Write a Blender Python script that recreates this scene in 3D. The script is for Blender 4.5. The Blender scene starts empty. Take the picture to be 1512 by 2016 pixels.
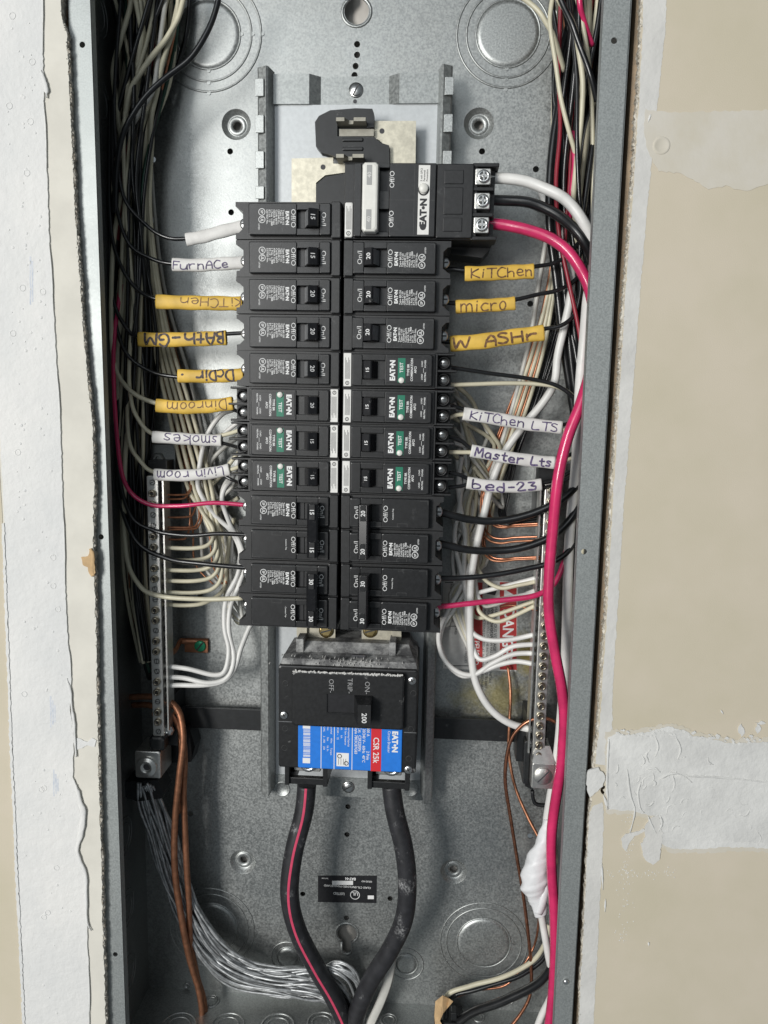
import bpy, bmesh, math, random
from mathutils import Vector, Matrix
from mathutils.geometry import delaunay_2d_cdt
random.seed(7)
sc = bpy.context.scene
COL = sc.collection
MM = 0.001
# ------------------------------------------------------------------ camera
CP = Vector((65.14, -532.82, 59.33)); FPX = 1517.04
R0 = Vector((0.99774975, 0.06463011, 0.01784357))
R1 = Vector((0.02672454, -0.13927207, -0.98989347))
R2 = Vector((-0.06149181, 0.98814282, -0.14068589))
cd = bpy.data.cameras.new("camera"); cam = bpy.data.objects.new("camera", cd); COL.objects.link(cam)
cd.sensor_fit = 'HORIZONTAL'; cd.sensor_width = 36; cd.lens = 36 * FPX / 1512
cd.clip_start = 0.02; cd.clip_end = 50
cam.matrix_world = Matrix(((R0.x, -R1.x, -R2.x, CP.x * MM), (R0.y, -R1.y, -R2.y, CP.y * MM),
                           (R0.z, -R1.z, -R2.z, CP.z * MM), (0, 0, 0, 1)))
sc.camera = cam
# ------------------------------------------------------------------ light
W = bpy.data.worlds.new("World"); sc.world = W; W.use_nodes = True
bg = W.node_tree.nodes["Background"]; bg.inputs[0].default_value = (0.76, 0.87, 0.95, 1); bg.inputs[1].default_value = 0.175
def area(name, loc, target, sx, sy, power, col):
    l = bpy.data.lights.new(name, 'AREA'); l.shape = 'RECTANGLE'; l.size = sx; l.size_y = sy; l.energy = power; l.color = col
    o = bpy.data.objects.new(name, l); COL.objects.link(o); o.location = loc
    o.rotation_euler = (Vector(target) - Vector(loc)).to_track_quat('-Z', 'Y').to_euler(); return o
area("window_light", (-1.70, -2.80, 0.30), (0, 0, 0), 0.8, 1.1, 98, (1.0, 0.985, 0.95))
area("room_fill", (-0.7, -2.4, 1.1), (0, 0, -0.05), 1.6, 1.2, 15, (0.92, 0.97, 1.0))  # fill lamp added behind the camera for bounced room light
sc.view_settings.view_transform = 'Standard'; sc.view_settings.look = 'None'; sc.view_settings.exposure = 0; sc.view_settings.gamma = 1
sc.render.engine = 'CYCLES'
# ------------------------------------------------------------------ helpers
def P(x, y, Y):
    """photo pixel -> point (mm) on the plane at depth Y"""
    d = R0 * ((x - 756) / FPX) + R1 * ((y - 1008) / FPX) + R2
    t = (Y - CP.y) / d.y
    return CP + d * t
class MB:
    def __init__(s): s.v = []; s.f = []; s.sm = []
    def add(s, vs, fs, smooth=False):
        o = len(s.v); s.v += [Vector(v) for v in vs]
        for f in fs: s.f.append(tuple(i + o for i in f)); s.sm.append(smooth)
        return s
    def box(s, x0, x1, y0, y1, z0, z1, bev=0.0):
        if x0 > x1: x0, x1 = x1, x0
        if y0 > y1: y0, y1 = y1, y0
        if z0 > z1: z0, z1 = z1, z0
        if bev <= 0:
            vs = [(x, y, z) for x in (x0, x1) for y in (y0, y1) for z in (z0, z1)]
            return s.add(vs, [(0, 1, 3, 2), (4, 6, 7, 5), (0, 4, 5, 1), (2, 3, 7, 6), (0, 2, 6, 4), (1, 5, 7, 3)])
        b = min(bev, (x1 - x0) * .45, (y1 - y0) * .45, (z1 - z0) * .45)   # chamfer on the front (low y) rim and the vertical corners
        def ring(i, y):
            return [(x0 + i, y, z0 + b), (x0 + i if i else x0, y, z1 - b)] if False else [
                (x0 + i + b, y, z0 + i), (x1 - i - b, y, z0 + i), (x1 - i, y, z0 + i + b), (x1 - i, y, z1 - i - b),
                (x1 - i - b, y, z1 - i), (x0 + i + b, y, z1 - i), (x0 + i, y, z1 - i - b), (x0 + i, y, z0 + i + b)]
        vs = ring(b, y0) + ring(b * .3, y0 + b * .3) + ring(0, y0 + b) + ring(0, y1)
        fs = [tuple(range(8))[::1]]
        for k in range(3):
            for j in range(8):
                a = k * 8 + j; c = k * 8 + (j + 1) % 8; fs.append((a, a + 8, c + 8, c))
        fs.append(tuple(range(31, 23, -1)))
        return s.add(vs, fs)
    def prism(s, poly, y0, y1):
        """poly: list of (x,z); extruded from y0 to y1"""
        n = len(poly); vs = [(x, y0, z) for x, z in poly] + [(x, y1, z) for x, z in poly]
        fs = [tuple(range(n)), tuple(range(2 * n - 1, n - 1, -1))] + [(i, i + n, (i + 1) % n + n, (i + 1) % n) for i in range(n)]
        return s.add(vs, fs)
    def loft(s, rings, smooth=False, cap=True):
        n = len(rings[0]); vs = [p for r in rings for p in r]; fs = []
        for k in range(len(rings) - 1):
            for j in range(n):
                a = k * n + j; c = k * n + (j + 1) % n; fs.append((a, c, c + n, a + n))
        s.add(vs, fs, smooth)
        if cap:
            o = len(s.v) - len(vs)
            s.f.append(tuple(o + j for j in range(n - 1, -1, -1))); s.sm.append(False)
            s.f.append(tuple(o + (len(rings) - 1) * n + j for j in range(n))); s.sm.append(False)
        return s
    def disc(s, c, r, y0, y1, seg=16, r2=None):
        """cylinder about the y axis"""
        r2 = r if r2 is None else r2
        a = [(c[0] + r * math.cos(t), y0, c[1] + r * math.sin(t)) for t in [2 * math.pi * i / seg for i in range(seg)]]
        b = [(c[0] + r2 * math.cos(t), y1, c[1] + r2 * math.sin(t)) for t in [2 * math.pi * i / seg for i in range(seg)]]
        return s.loft([a, b], False)
    def lathe(s, c, prof, seg=28, smooth=True):
        """prof: list of (r, y) about the y axis through c=(x,z)"""
        rings = [[(c[0] + r * math.cos(2 * math.pi * i / seg), y, c[1] + r * math.sin(2 * math.pi * i / seg)) for i in range(seg)] for r, y in prof]
        return s.loft(rings, smooth, cap=False)
    def torus(s, c, R, r, y, seg=40, a0=0, a1=2 * math.pi, flat=0.6, sides=6):
        rings = []
        closed = abs(a1 - a0 - 2 * math.pi) < 1e-6
        for i in range(seg + 1):
            t = a0 + (a1 - a0) * i / seg
            rings.append([(c[0] + (R + r * math.cos(q)) * math.cos(t), y + flat * r * math.sin(q), c[1] + (R + r * math.cos(q)) * math.sin(t))
                          for q in [2 * math.pi * j / sides for j in range(sides)]])
        return s.loft(rings, True, cap=not closed)
    def tube(s, pts, r, sides=8, per=6, flat=None, taper=None, cap=True, wob=0.0):
        pts = [Vector(p) for p in pts]; pts = smooth_path(pts, per)
        if wob:
            a, b, c = (random.uniform(0, 6.28) for _ in range(3)); f = random.uniform(.25, .5)
            pts = [p + Vector((math.sin(a + i * f), math.sin(b + i * f * 1.3), .5 * math.sin(c + i * f * .9))) * wob for i, p in enumerate(pts)]
        rings = []; n = None
        L = len(pts)
        for i, p in enumerate(pts):
            t = (pts[min(i + 1, L - 1)] - pts[max(i - 1, 0)]).normalized()
            if n is None:
                n = Vector((0, 1, 0)) - t * t.y
                if n.length < 1e-3: n = Vector((1, 0, 0)) - t * t.x
            else: n = n - t * n.dot(t)
            n.normalize(); b = t.cross(n)
            rr = r if not taper else r * taper(i / (L - 1))
            ry = rr if flat is None else flat
            rings.append([p + n * (ry * math.cos(q)) + b * (rr * math.sin(q)) for q in [2 * math.pi * j / sides for j in range(sides)]])
        return s.loft(rings, True, cap)
    def text(s, txt, size, o, xd, yd, bold=0.0, align='C', squeeze=1.0):
        vs, fs, w = glyphs(txt, size, bold)
        off = {'C': -w / 2, 'L': 0, 'R': -w}[align]
        xd = Vector(xd); yd = Vector(yd); o = Vector(o)
        return s.add([o + xd * ((x + off) * squeeze) + yd * y for x, y in vs], fs)
    def mesh(s, name):
        m = bpy.data.meshes.new(name)
        m.from_pydata([v * MM for v in s.v], [], s.f)
        m.polygons.foreach_set('use_smooth', s.sm); m.update(); return m
def smooth_path(pts, per):
    if per <= 1 or len(pts) < 3:
        return pts
    out = []
    for i in range(len(pts) - 1):
        p0 = pts[max(i - 1, 0)]; p1 = pts[i]; p2 = pts[i + 1]; p3 = pts[min(i + 2, len(pts) - 1)]
        for k in range(per):
            t = k / per; t2 = t * t; t3 = t2 * t
            out.append(0.5 * ((2 * p1) + (p2 - p0) * t + (2 * p0 - 5 * p1 + 4 * p2 - p3) * t2 + (3 * p1 - p0 - 3 * p2 + p3) * t3))
    out.append(pts[-1]); return out
GC = {}
def glyphs(txt, size, bold):
    k = (txt, bold)
    if k not in GC:
        c = bpy.data.curves.new("text", 'FONT'); c.body = txt; c.size = 1.0; c.resolution_u = 2; c.offset = bold; c.fill_mode = 'FRONT'
        o = bpy.data.objects.new("text", c); m = bpy.data.meshes.new_from_object(o)
        vs = [(v.co.x, v.co.y) for v in m.vertices]; fs = [tuple(p.vertices) for p in m.polygons]
        GC[k] = (vs, fs); bpy.data.objects.remove(o); bpy.data.meshes.remove(m); bpy.data.curves.remove(c)
    vs, fs = GC[k]
    # cap height of the built-in font is about 0.69 of its size
    sc_ = size / 0.69
    x0 = min((v[0] for v in vs), default=0); x1 = max((v[0] for v in vs), default=0)
    return [((x - x0) * sc_, y * sc_) for x, y in vs], fs, (x1 - x0) * sc_
def obj(name, mb, mat, parent=None, label=None, cat=None, group=None, kind=None, loc=None):
    m = mb if isinstance(mb, bpy.types.Mesh) else mb.mesh(name)
    if mat and not m.materials: m.materials.append(M[mat])
    o = bpy.data.objects.new(name, m); COL.objects.link(o)
    if parent: o.parent = parent
    if loc is not None: o.location = Vector(loc) * MM
    tag(o, label, cat, group, kind); return o
def tag(o, label=None, cat=None, group=None, kind=None):
    for k, v in (('label', label), ('category', cat), ('group', group), ('kind', kind)):
        if v: o[k] = v
def thing(name, label, cat, group=None, loc=(0, 0, 0), ry=0):
    o = bpy.data.objects.new(name, None); COL.objects.link(o); o.location = Vector(loc) * MM; o.rotation_euler = (0, ry, 0)
    o.empty_display_size = 0.01; tag(o, label, cat, group); return o
def copy_tree(o, parent=None):
    c = o.copy(); COL.objects.link(c); c.parent = parent
    for ch in list(o.children): copy_tree(ch, c)
    return c
# ------------------------------------------------------------------ materials
M = {}
def mat(name, col, rough=0.5, metal=0.0, var=0.0, vscale=200.0, bump=0.0, bscale=600.0, dust=0.0, dscale=120.0, dcol=(0.62, 0.61, 0.58),
        spec=0.5, rvar=0.0, coat=0.0, col2=None, patches=None, fine=True, bdist=0.0006):
    m = bpy.data.materials.new(name); M[name] = m; m.use_nodes = True; nt = m.node_tree; N = nt.nodes; L = nt.links
    b = N["Principled BSDF"]; b.inputs["Roughness"].default_value = rough; b.inputs["Metallic"].default_value = metal
    b.inputs["Specular IOR Level"].default_value = spec; b.inputs["Coat Weight"].default_value = coat
    tc = N.new("ShaderNodeTexCoord")
    oi = N.new("ShaderNodeObjectInfo"); om = N.new("ShaderNodeVectorMath"); om.operation = 'MULTIPLY_ADD'; L.new(oi.outputs["Random"], om.inputs[0])
    om.inputs[1].default_value = (3.1, 1.7, 2.3); L.new(tc.outputs["Object"], om.inputs[2])
    def noise(s, det=4, r=0.6):
        n = N.new("ShaderNodeTexNoise"); n.inputs["Scale"].default_value = s; n.inputs["Detail"].default_value = det; n.inputs["Roughness"].default_value = r
        L.new(om.outputs[0], n.inputs["Vector"]); return n
    def ramp(src, a, b_, c0=(0, 0, 0, 1), c1=(1, 1, 1, 1)):
        r = N.new("ShaderNodeValToRGB"); r.color_ramp.elements[0].position = a; r.color_ramp.elements[1].position = b_
        r.color_ramp.elements[0].color = c0; r.color_ramp.elements[1].color = c1; L.new(src, r.inputs[0]); return r
    def mix(f, a, b_):
        x = N.new("ShaderNodeMix"); x.data_type = 'RGBA'
        for sock, v in ((x.inputs[0], f), (x.inputs[6], a), (x.inputs[7], b_)):
            if hasattr(v, 'links') or isinstance(v, bpy.types.NodeSocket): L.new(v, sock)
            else: sock.default_value = v if not isinstance(v, tuple) else (v + (1,) if len(v) == 3 else v)
        return x.outputs[2]
    cur = tuple(col)
    c = None
    if var > 0:
        n = noise(vscale)
        lo = tuple(x * (1 - var) for x in col); hi = tuple(min(1, x * (1 + var)) for x in col) if col2 is None else col2
        r = ramp(n.outputs[0], 0.36, 0.66, lo + (1,), tuple(hi) + (1,)); c = r.outputs[0]
        if rvar > 0:
            mr = N.new("ShaderNodeMapRange"); mr.inputs[1].default_value = 0.3; mr.inputs[2].default_value = 0.7
            mr.inputs[3].default_value = rough - rvar; mr.inputs[4].default_value = rough + rvar
            ns = noise(16, 6, .62); mx = N.new('ShaderNodeMath'); mx.operation = 'MULTIPLY_ADD'; L.new(ns.outputs[0], mx.inputs[0]); mx.inputs[1].default_value = .55; mx.inputs[2].default_value = -.275
            ad = N.new('ShaderNodeMath'); ad.operation = 'ADD'; L.new(n.outputs[0], ad.inputs[0]); L.new(mx.outputs[0], ad.inputs[1])
            L.new(ad.outputs[0], mr.inputs[0]); L.new(mr.outputs[0], b.inputs["Roughness"])
    if patches:
        for (sx, sz, rad, sc_col, amt) in patches:
            vm = N.new("ShaderNodeVectorMath"); vm.operation = 'DISTANCE'; L.new(tc.outputs["Object"], vm.inputs[0]); vm.inputs[1].default_value = (sx * MM, 0.09, sz * MM)
            n2 = noise(90, 5, .65)
            ma = N.new("ShaderNodeMath"); ma.operation = 'MULTIPLY_ADD'; L.new(n2.outputs[0], ma.inputs[0]); ma.inputs[1].default_value = rad * MM * 1.6; L.new(vm.outputs["Value"], ma.inputs[2])
            r = ramp(ma.outputs[0], 0, 1, (amt,) * 3 + (1,), (0, 0, 0, 1))
            mr = N.new("ShaderNodeMapRange"); mr.inputs[1].default_value = rad * MM * 1.0; mr.inputs[2].default_value = rad * MM * 1.7
            mr.inputs[3].default_value = amt; mr.inputs[4].default_value = 0; L.new(ma.outputs[0], mr.inputs[0])
            c = mix(mr.outputs[0], c if c is not None else cur, tuple(sc_col))
    if dust > 0:
        n = noise(dscale, 8, .72); r = ramp(n.outputs[0], 0.66 - dust * .3, 0.78 - dust * .2)
        n3 = noise(dscale * 14, 2, .5); r3 = ramp(n3.outputs[0], .38, .62)
        mm_ = N.new("ShaderNodeMath"); mm_.operation = 'MULTIPLY'; L.new(r.outputs[0], mm_.inputs[0]); L.new(r3.outputs[0], mm_.inputs[1])
        c = mix(mm_.outputs[0] if fine else r.outputs[0], c if c is not None else cur, tuple(dcol))
    if c is None: b.inputs["Base Color"].default_value = cur + (1,)
    else: L.new(c, b.inputs["Base Color"])
    if bump > 0:
        n = noise(bscale, 5, .6); bp = N.new("ShaderNodeBump"); bp.inputs["Strength"].default_value = bump; bp.inputs["Distance"].default_value = bdist
        L.new(n.outputs[0], bp.inputs["Height"]); L.new(bp.outputs[0], b.inputs["Normal"])
    return m
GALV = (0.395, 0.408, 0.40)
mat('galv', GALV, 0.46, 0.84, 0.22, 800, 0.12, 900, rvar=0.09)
mat('galv_flange', (0.34, 0.36, 0.355), 0.52, 0.6, 0.16, 900, 0.08, 900, rvar=0.07)
mat('galv_pan', (0.33, 0.345, 0.34), 0.48, 0.75, 0.22, 500, 0.08, 900, rvar=0.08)
def _st(x, y, r, c, am): q = P(x, y, 90); return (q.x, q.z, r, c, am)
mat('galv_back', tuple(x * .92 for x in GALV), 0.45, 0.82, 0.22, 700, 0.09, 900, rvar=0.11,
    patches=[_st(1045, 1290, 24, (0.50, 0.40, 0.09), .75), _st(985, 1375, 30, (0.46, 0.38, 0.10), .6), _st(925, 1375, 20, (0.44, 0.37, 0.12), .45), _st(420, 1130, 30, (0.24, 0.25, 0.25), .35), _st(940, 1660, 60, (0.22, 0.24, 0.25), .4), _st(1030, 1660, 14, (0.5, 0.5, 0.48), .5)])
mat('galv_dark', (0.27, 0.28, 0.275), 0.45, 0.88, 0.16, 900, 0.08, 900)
mat('pan', (0.50, 0.52, 0.53), 0.5, 0.35, 0.05, 300, 0.03, 900)
mat('tin', (0.52, 0.49, 0.40), 0.45, 0.6, 0.14, 260, 0.06, 500)
mat('alu', (0.66, 0.65, 0.62), 0.36, 0.95, 0.10, 300, 0.06, 900)
mat('tin_stab', (0.30, 0.285, 0.24), 0.5, 0.5, 0.1, 300)
mat('alu_strand', (0.46, 0.47, 0.475), 0.5, 0.75, 0.3, 200, 0.1, 400)
mat('zinc', (0.66, 0.66, 0.65), 0.28, 1.0, 0.08, 400)
mat('brass', (0.62, 0.48, 0.22), 0.3, 1.0, 0.12, 300)
mat('darkscrew', (0.36, 0.32, 0.25), 0.32, 1.0, 0.25, 300)
mat('green_screw', (0.03, 0.33, 0.16), 0.35, 0.3)
mat('copper', (0.46, 0.205, 0.125), 0.38, 1.0, 0.25, 240)
mat('copper_dull', (0.38, 0.17, 0.095), 0.42, 0.7, 0.25, 160)
mat('plastic', (0.0125, 0.0128, 0.0138), 0.42, 0, 0.3, 400, 0.07, 1500, dust=0.20, dscale=60, dcol=(0.085, 0.085, 0.085))
mat('plastic_face', (0.0105, 0.0108, 0.0118), 0.36, 0, 0.3, 300, 0.06, 1500, dust=0.20, dscale=70, dcol=(0.08, 0.08, 0.08))
mat('plastic_edge', (0.05, 0.05, 0.05), 0.5, 0, 0.4, 300)
mat('plastic_main', (0.0115, 0.0118, 0.0125), 0.40, 0, 0.3, 400, 0.05, 1500, dust=0.16, dscale=45, dcol=(0.45, 0.45, 0.44))
mat('plastic_dusty', (0.10, 0.10, 0.102), 0.85, 0, 0.5, 70, 0.6, 420, dust=0.8, dscale=60, dcol=(0.42, 0.42, 0.41), fine=False)
mat('insulator', (0.010, 0.011, 0.012), 0.45, 0, 0.3, 200, 0.05, 900, dust=0.12, dscale=60, dcol=(0.16, 0.16, 0.16))
mat('sheen_line_grey', (0.16, 0.163, 0.168), 0.25, 0, 0.15, 300)  # sheen painted on black handle flanks; also lighter mould lines
mat('handle_black', (0.012, 0.012, 0.0135), 0.26, 0, 0.2, 300, dust=0.12, dscale=200)
mat('white_plastic', (0.74, 0.73, 0.68), 0.4, 0, 0.04, 200)
mat('grey_window', (0.34, 0.34, 0.33), 0.4)
mat('print_white', (0.78, 0.78, 0.77), 0.6)
mat('print_grey', (0.30, 0.30, 0.30), 0.5)
mat('print_dark', (0.045, 0.045, 0.05), 0.6)
mat('sticker_white', (0.74, 0.73, 0.70), 0.5, 0, 0.05, 300)
mat('sticker_black', (0.014, 0.014, 0.016), 0.4, 0, 0.2, 300)
mat('sticker_green', (0.0, 0.16, 0.09), 0.45)
mat('sticker_blue', (0.02, 0.19, 0.68), 0.4, 0, 0.06, 300)
mat('sticker_red', (0.62, 0.025, 0.035), 0.42)
mat('warn_white', (0.60, 0.60, 0.58), 0.5, 0, 0.08, 200)
mat('warn_red', (0.45, 0.04, 0.04), 0.5, 0, 0.1, 200)
mat('w_black', (0.009, 0.0095, 0.0105), 0.30, 0, 0.3, 120, 0.04, 300, coat=0.15)
mat('w_cream', (0.60, 0.56, 0.42), 0.42, 0, 0.08, 60, 0.04, 300)
mat('w_white', (0.72, 0.71, 0.685), 0.42, 0, 0.10, 40, 0.08, 260, dust=.08, dscale=70, dcol=(.4,.39,.37))
mat('w_grey', (0.56, 0.55, 0.51), 0.42, 0, 0.08, 60)
mat('w_red', (0.60, 0.03, 0.125), 0.27, 0, 0.16, 60, 0.10, 260, coat=0.35, dust=.05, dscale=60, dcol=(.5,.3,.33))
mat('w_dimred', (0.26, 0.02, 0.035), 0.4, 0, 0.1, 80)
mat('w_green', (0.02, 0.07, 0.045), 0.4)
mat('cable_black', (0.022, 0.022, 0.025), 0.5, 0, 0.3, 120, 0.12, 500, dust=0.28, dscale=42, dcol=(0.36, 0.36, 0.36))
mat('cable_stripe', (0.60, 0.06, 0.13), 0.5, 0, 0.1, 200)
mat('sl_yellow', (0.70, 0.45, 0.075), 0.55, 0, 0.14, 70, 0.25, 260, dust=.12, dscale=90, dcol=(.42,.29,.09))
mat('sl_white', (0.68, 0.665, 0.64), 0.55, 0, 0.09, 70, 0.25, 260, dust=.12, dscale=90, dcol=(.45,.43,.41))
mat('ink_purple', (0.045, 0.028, 0.11), 0.6, 0, .5, 420, col2=(0.16, 0.12, 0.24))
mat('ink_brown', (0.12, 0.05, 0.025), 0.6, 0, .5, 420, col2=(0.26, 0.13, 0.05))
mat('ink_black', (0.02, 0.017, 0.022), 0.6, 0, .5, 420, col2=(0.09, 0.06, 0.07))
mat('tape_white', (0.74, 0.74, 0.75), 0.42, 0, 0.04, 200, 0.1, 300)
mat('kraft', (0.50, 0.34, 0.18), 0.8, 0, 0.15, 120, 0.15, 500)
mat('wood', (0.42, 0.32, 0.22), 0.8, 0, 0.2, 40)
mat('board', (0.52, 0.49, 0.45), 0.8, 0, 0.1, 40)
mat('dw_paper', (0.56, 0.505, 0.385), 0.9, 0, 0.04, 11, 0.2, 1400, col2=(0.59, 0.525, 0.42))
mat('dw_paper_light', (0.65, 0.625, 0.56), 0.9, 0, 0.05, 40, 0.08, 900)
mat('compound', (0.64, 0.635, 0.615), 0.88, 0, 0.08, 26, 0.8, 85, bdist=0.0019)
mat('compound_thin', (0.595, 0.55, 0.455), 0.88, 0, 0.06, 30, 0.2, 300, col2=(0.60, 0.565, 0.50))
mat('compound_smooth', (0.60, 0.59, 0.565), 0.88, 0, 0.07, 24, 0.7, 90, bdist=0.0016)
mat('primer', (0.685, 0.685, 0.675), 0.82, 0, 0.06, 13, 0.75, 170, col2=(0.72, 0.71, 0.69), bdist=0.0012)
mat('gypsum', (0.50, 0.43, 0.33), 0.95, 0, 0.35, 300, 0.8, 300, col2=(0.72, 0.68, 0.60))
mat('blue_mark', (0.55, 0.59, 0.66), 0.85, 0, 0.1, 300, col2=(0.66, 0.67, 0.69))
# ------------------------------------------------------------------ flat sheet with jagged outline, traced at its own depth
def jag(pts, step, amp, seed=1):
    rnd = random.Random(seed); out = []
    for i in range(len(pts)):
        a = Vector(pts[i]); b = Vector(pts[(i + 1) % len(pts)]); n = max(1, int((b - a).length / step))
        d = (b - a).normalized() if (b - a).length > 0 else Vector((1, 0)); nn = Vector((-d.y, d.x))
        for k in range(n):
            p = a.lerp(b, k / n)
            out.append(p + nn * (rnd.uniform(-amp, amp)) + (d * rnd.uniform(-.3, .3) * step if k else Vector((0, 0))))
    return out
def sheet(mb, poly, y0, y1, holes=()):
    """poly [(x,z)] mm, holes lists of (x,z): plate from y0 (front) to y1 (back)"""
    vs = []; es = []
    for loop in [poly] + list(holes):
        o = len(vs); n = len(loop); vs += [Vector((p[0], p[1])) for p in loop]; es += [(o + i, o + (i + 1) % n) for i in range(n)]
    r = delaunay_2d_cdt(vs, es, [], 0, 1e-5); v2 = r[0]; fs = r[2]
    def inside(p, loop):
        c = False; n = len(loop)
        for i in range(n):
            a = loop[i]; b = loop[(i + 1) % n]
            if (a[1] > p[1]) != (b[1] > p[1]) and p[0] < (b[0] - a[0]) * (p[1] - a[1]) / (b[1] - a[1]) + a[0]: c = not c
        return c
    keep = []
    for f in fs:
        c = sum((v2[i] for i in f), Vector((0, 0))) / len(f)
        if inside(c, poly) and not any(inside(c, h) for h in holes): keep.append(tuple(f))
    F = [];
    for f in keep:
        a, b, c = (v2[i] for i in f[:3]); s = (b - a).cross(c - a)
        F.append(f if s > 0 else f[::-1])
    mb.add([(v.x, y0, v.y) for v in v2], F)
    mb.add([(v.x, y1, v.y) for v in v2], [f[::-1] for f in F])
    for loop in [poly] + list(holes):
        n = len(loop); mb.add([(p[0], y0, p[1]) for p in loop] + [(p[0], y1, p[1]) for p in loop], [(i, (i + 1) % n, (i + 1) % n + n, i + n) for i in range(n)])
    return mb
def xz(px, py, Y):
    p = P(px, py, Y); return (p.x, p.z)
def pxpoly(pts, Y): return [xz(a, b, Y) for a, b in pts]
def circ(c, r, n=20): return [(c[0] + r * math.cos(2 * math.pi * i / n), c[1] + r * math.sin(2 * math.pi * i / n)) for i in range(n)]
# ================================================================== enclosure
D = 90.0; ZT, ZB = 420.0, -474.0; XW = 181.0
enc = thing('panel_enclosure', 'open galvanized steel breaker panel box recessed between sheets of drywall', 'electrical panel', loc=(0, 0, 0))
bosses = [xz(465, 245, D), xz(943, 243, D), xz(478, 1697, D), xz(893, 1716, D)]
hole_px = [(703, 87), (703, 108), (700, 130), (698, 148), (453, 298), (949, 298), (455, 418), (304, 433), (308, 549), (301, 314), (1055, 333), (1044, 598),
           (375, 1602), (1044, 1646), (685, 1588), (683, 1643), (682, 1807), (596, 1760), (768, 1769), (369, 1170), (394, 1171)]
k1 = xz(702, 22, D); k2 = xz(683, 1838, D)
def keyhole(c, r, w, l, up):
    pts = []
    a0 = math.asin(w / r)
    for i in range(19):
        t = math.pi / 2 + a0 + (2 * math.pi - 2 * a0) * i / 18
        pts.append((r * math.cos(t), r * math.sin(t)))
    e = r * .9 + l
    pts += [(w * math.cos(t), e + w * math.sin(t)) for t in [math.pi * j / 6 for j in range(7)]]
    return [(c[0] + x, c[1] + (z if up else -z)) for x, z in pts]
kh = [keyhole(k1, 9.3, 4.3, 8, True), keyhole(k2, 8.6, 4.0, 7, False)]
mb = MB(); sheet(mb, [(-XW, ZB), (XW, ZB), (XW, ZT), (-XW, ZT)], D, D + 1.2,
                 [circ(b, 11.4, 28) for b in bosses] + [circ(xz(a, b, D), 2.35, 12) for a, b in hole_px] + kh)
back = obj('back_plate', mb, 'galv_back', enc)
for b in bosses:
    mb = MB(); mb.lathe(b, [(11.5, D - 0.05), (11.0, D + .35), (9.6, D + 2.2), (8.0, D + 3.6), (7.2, D + 4.0), (6.9, D + 3.2), (6.2, D + 2.9), (3.5, D + 2.9), (3.3, D + 5)], 32)
    obj('mounting_boss', mb, 'galv', back)
for c, pts in ((k1, kh[0]), (k2, kh[1])):
    mb = MB(); cz = sum(p[1] for p in pts) / len(pts)
    g = [(c[0] + (x - c[0]) * 1.17, cz + (z - cz) * 1.11) for x, z in pts]; n = len(g)
    mb.tube([(x, D, z) for x, z in g + g[:1]], 1.3, 6, 1, flat=.7); obj('keyhole_rim', mb, 'galv', back)
def rings(cx, cy, rads, nubs=True):
    c = xz(cx, cy, D); ko = MB()
    for i, r in enumerate(rads):
        R_ = (xz(cx + r, cy, D)[0] - xz(cx - r, cy, D)[0]) / 2
        ko.torus(c, R_, 0.85, D, 48, flat=.9)
        if nubs:
            for q in range(2):
                t = -math.pi / 2 + q * math.pi / 2 + i * .0
                ko.disc((c[0] + (R_ + 1) * math.cos(t), c[1] + (R_ + 1) * math.sin(t)), 1.5, D - .5, D, 8)
    R0_ = (xz(cx + rads[0], cy, D)[0] - xz(cx - rads[0], cy, D)[0]) / 2
    ko.lathe(c, [(R0_ - .5, D - .05), (R0_ - 1.8, D - 1.2), (R0_ - 4, D - 1.3), (0.01, D - 1.3)], 40)
    obj('knockout', ko, 'galv_back' if False else 'galv', back)
rings(410, 68, (63, 85, 104)); rings(1000, 66, (63, 82, 101)); rings(417, 1827, (52, 71, 83)); rings(952, 1856, (53, 74, 86))
rings(567, 1885, (22, 33), False); rings(800, 1898, (22, 33), False)
for s in (-1, 1):
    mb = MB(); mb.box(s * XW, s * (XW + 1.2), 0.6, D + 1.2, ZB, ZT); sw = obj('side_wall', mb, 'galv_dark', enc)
    for (yy, zz) in ((45, -300), (45, -365), (45, -425), (45, 330), (45, 270)):
        t = MB(); t.torus((0, 0), 16, .6, 0, 32, flat=.7); t.torus((0, 0), 11, .6, 0, 32, flat=.7)
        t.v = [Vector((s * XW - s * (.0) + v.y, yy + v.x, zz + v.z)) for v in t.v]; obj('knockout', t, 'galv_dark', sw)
mb = MB(); mb.box(-XW, XW, 0.6, D, ZB - 1.2, ZB); bw = obj('bottom_wall', mb, 'galv', enc)
for (x, y, r) in ((-140, 48, 15), (-98, 52, 14), (-55, 55, 14), (-18, 62, 12), (40, 70, 7), (58, 52, 12), (96, 50, 13), (140, 46, 14), (-120, 78, 7), (118, 80, 5)):
    t = MB(); t.torus((0, 0), r, 1.0, 0, 32, flat=.9); t.torus((0, 0), r * .68, .8, 0, 32, flat=.8)
    t.v = [Vector((x + v.x, y + v.z, ZB - v.y)) for v in t.v]; obj('knockout', t, 'galv', bw)
mb = MB(); mb.box(-XW, XW, 0.6, D, ZT, ZT + 1.2); obj('top_wall', mb, 'galv', enc)
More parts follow.
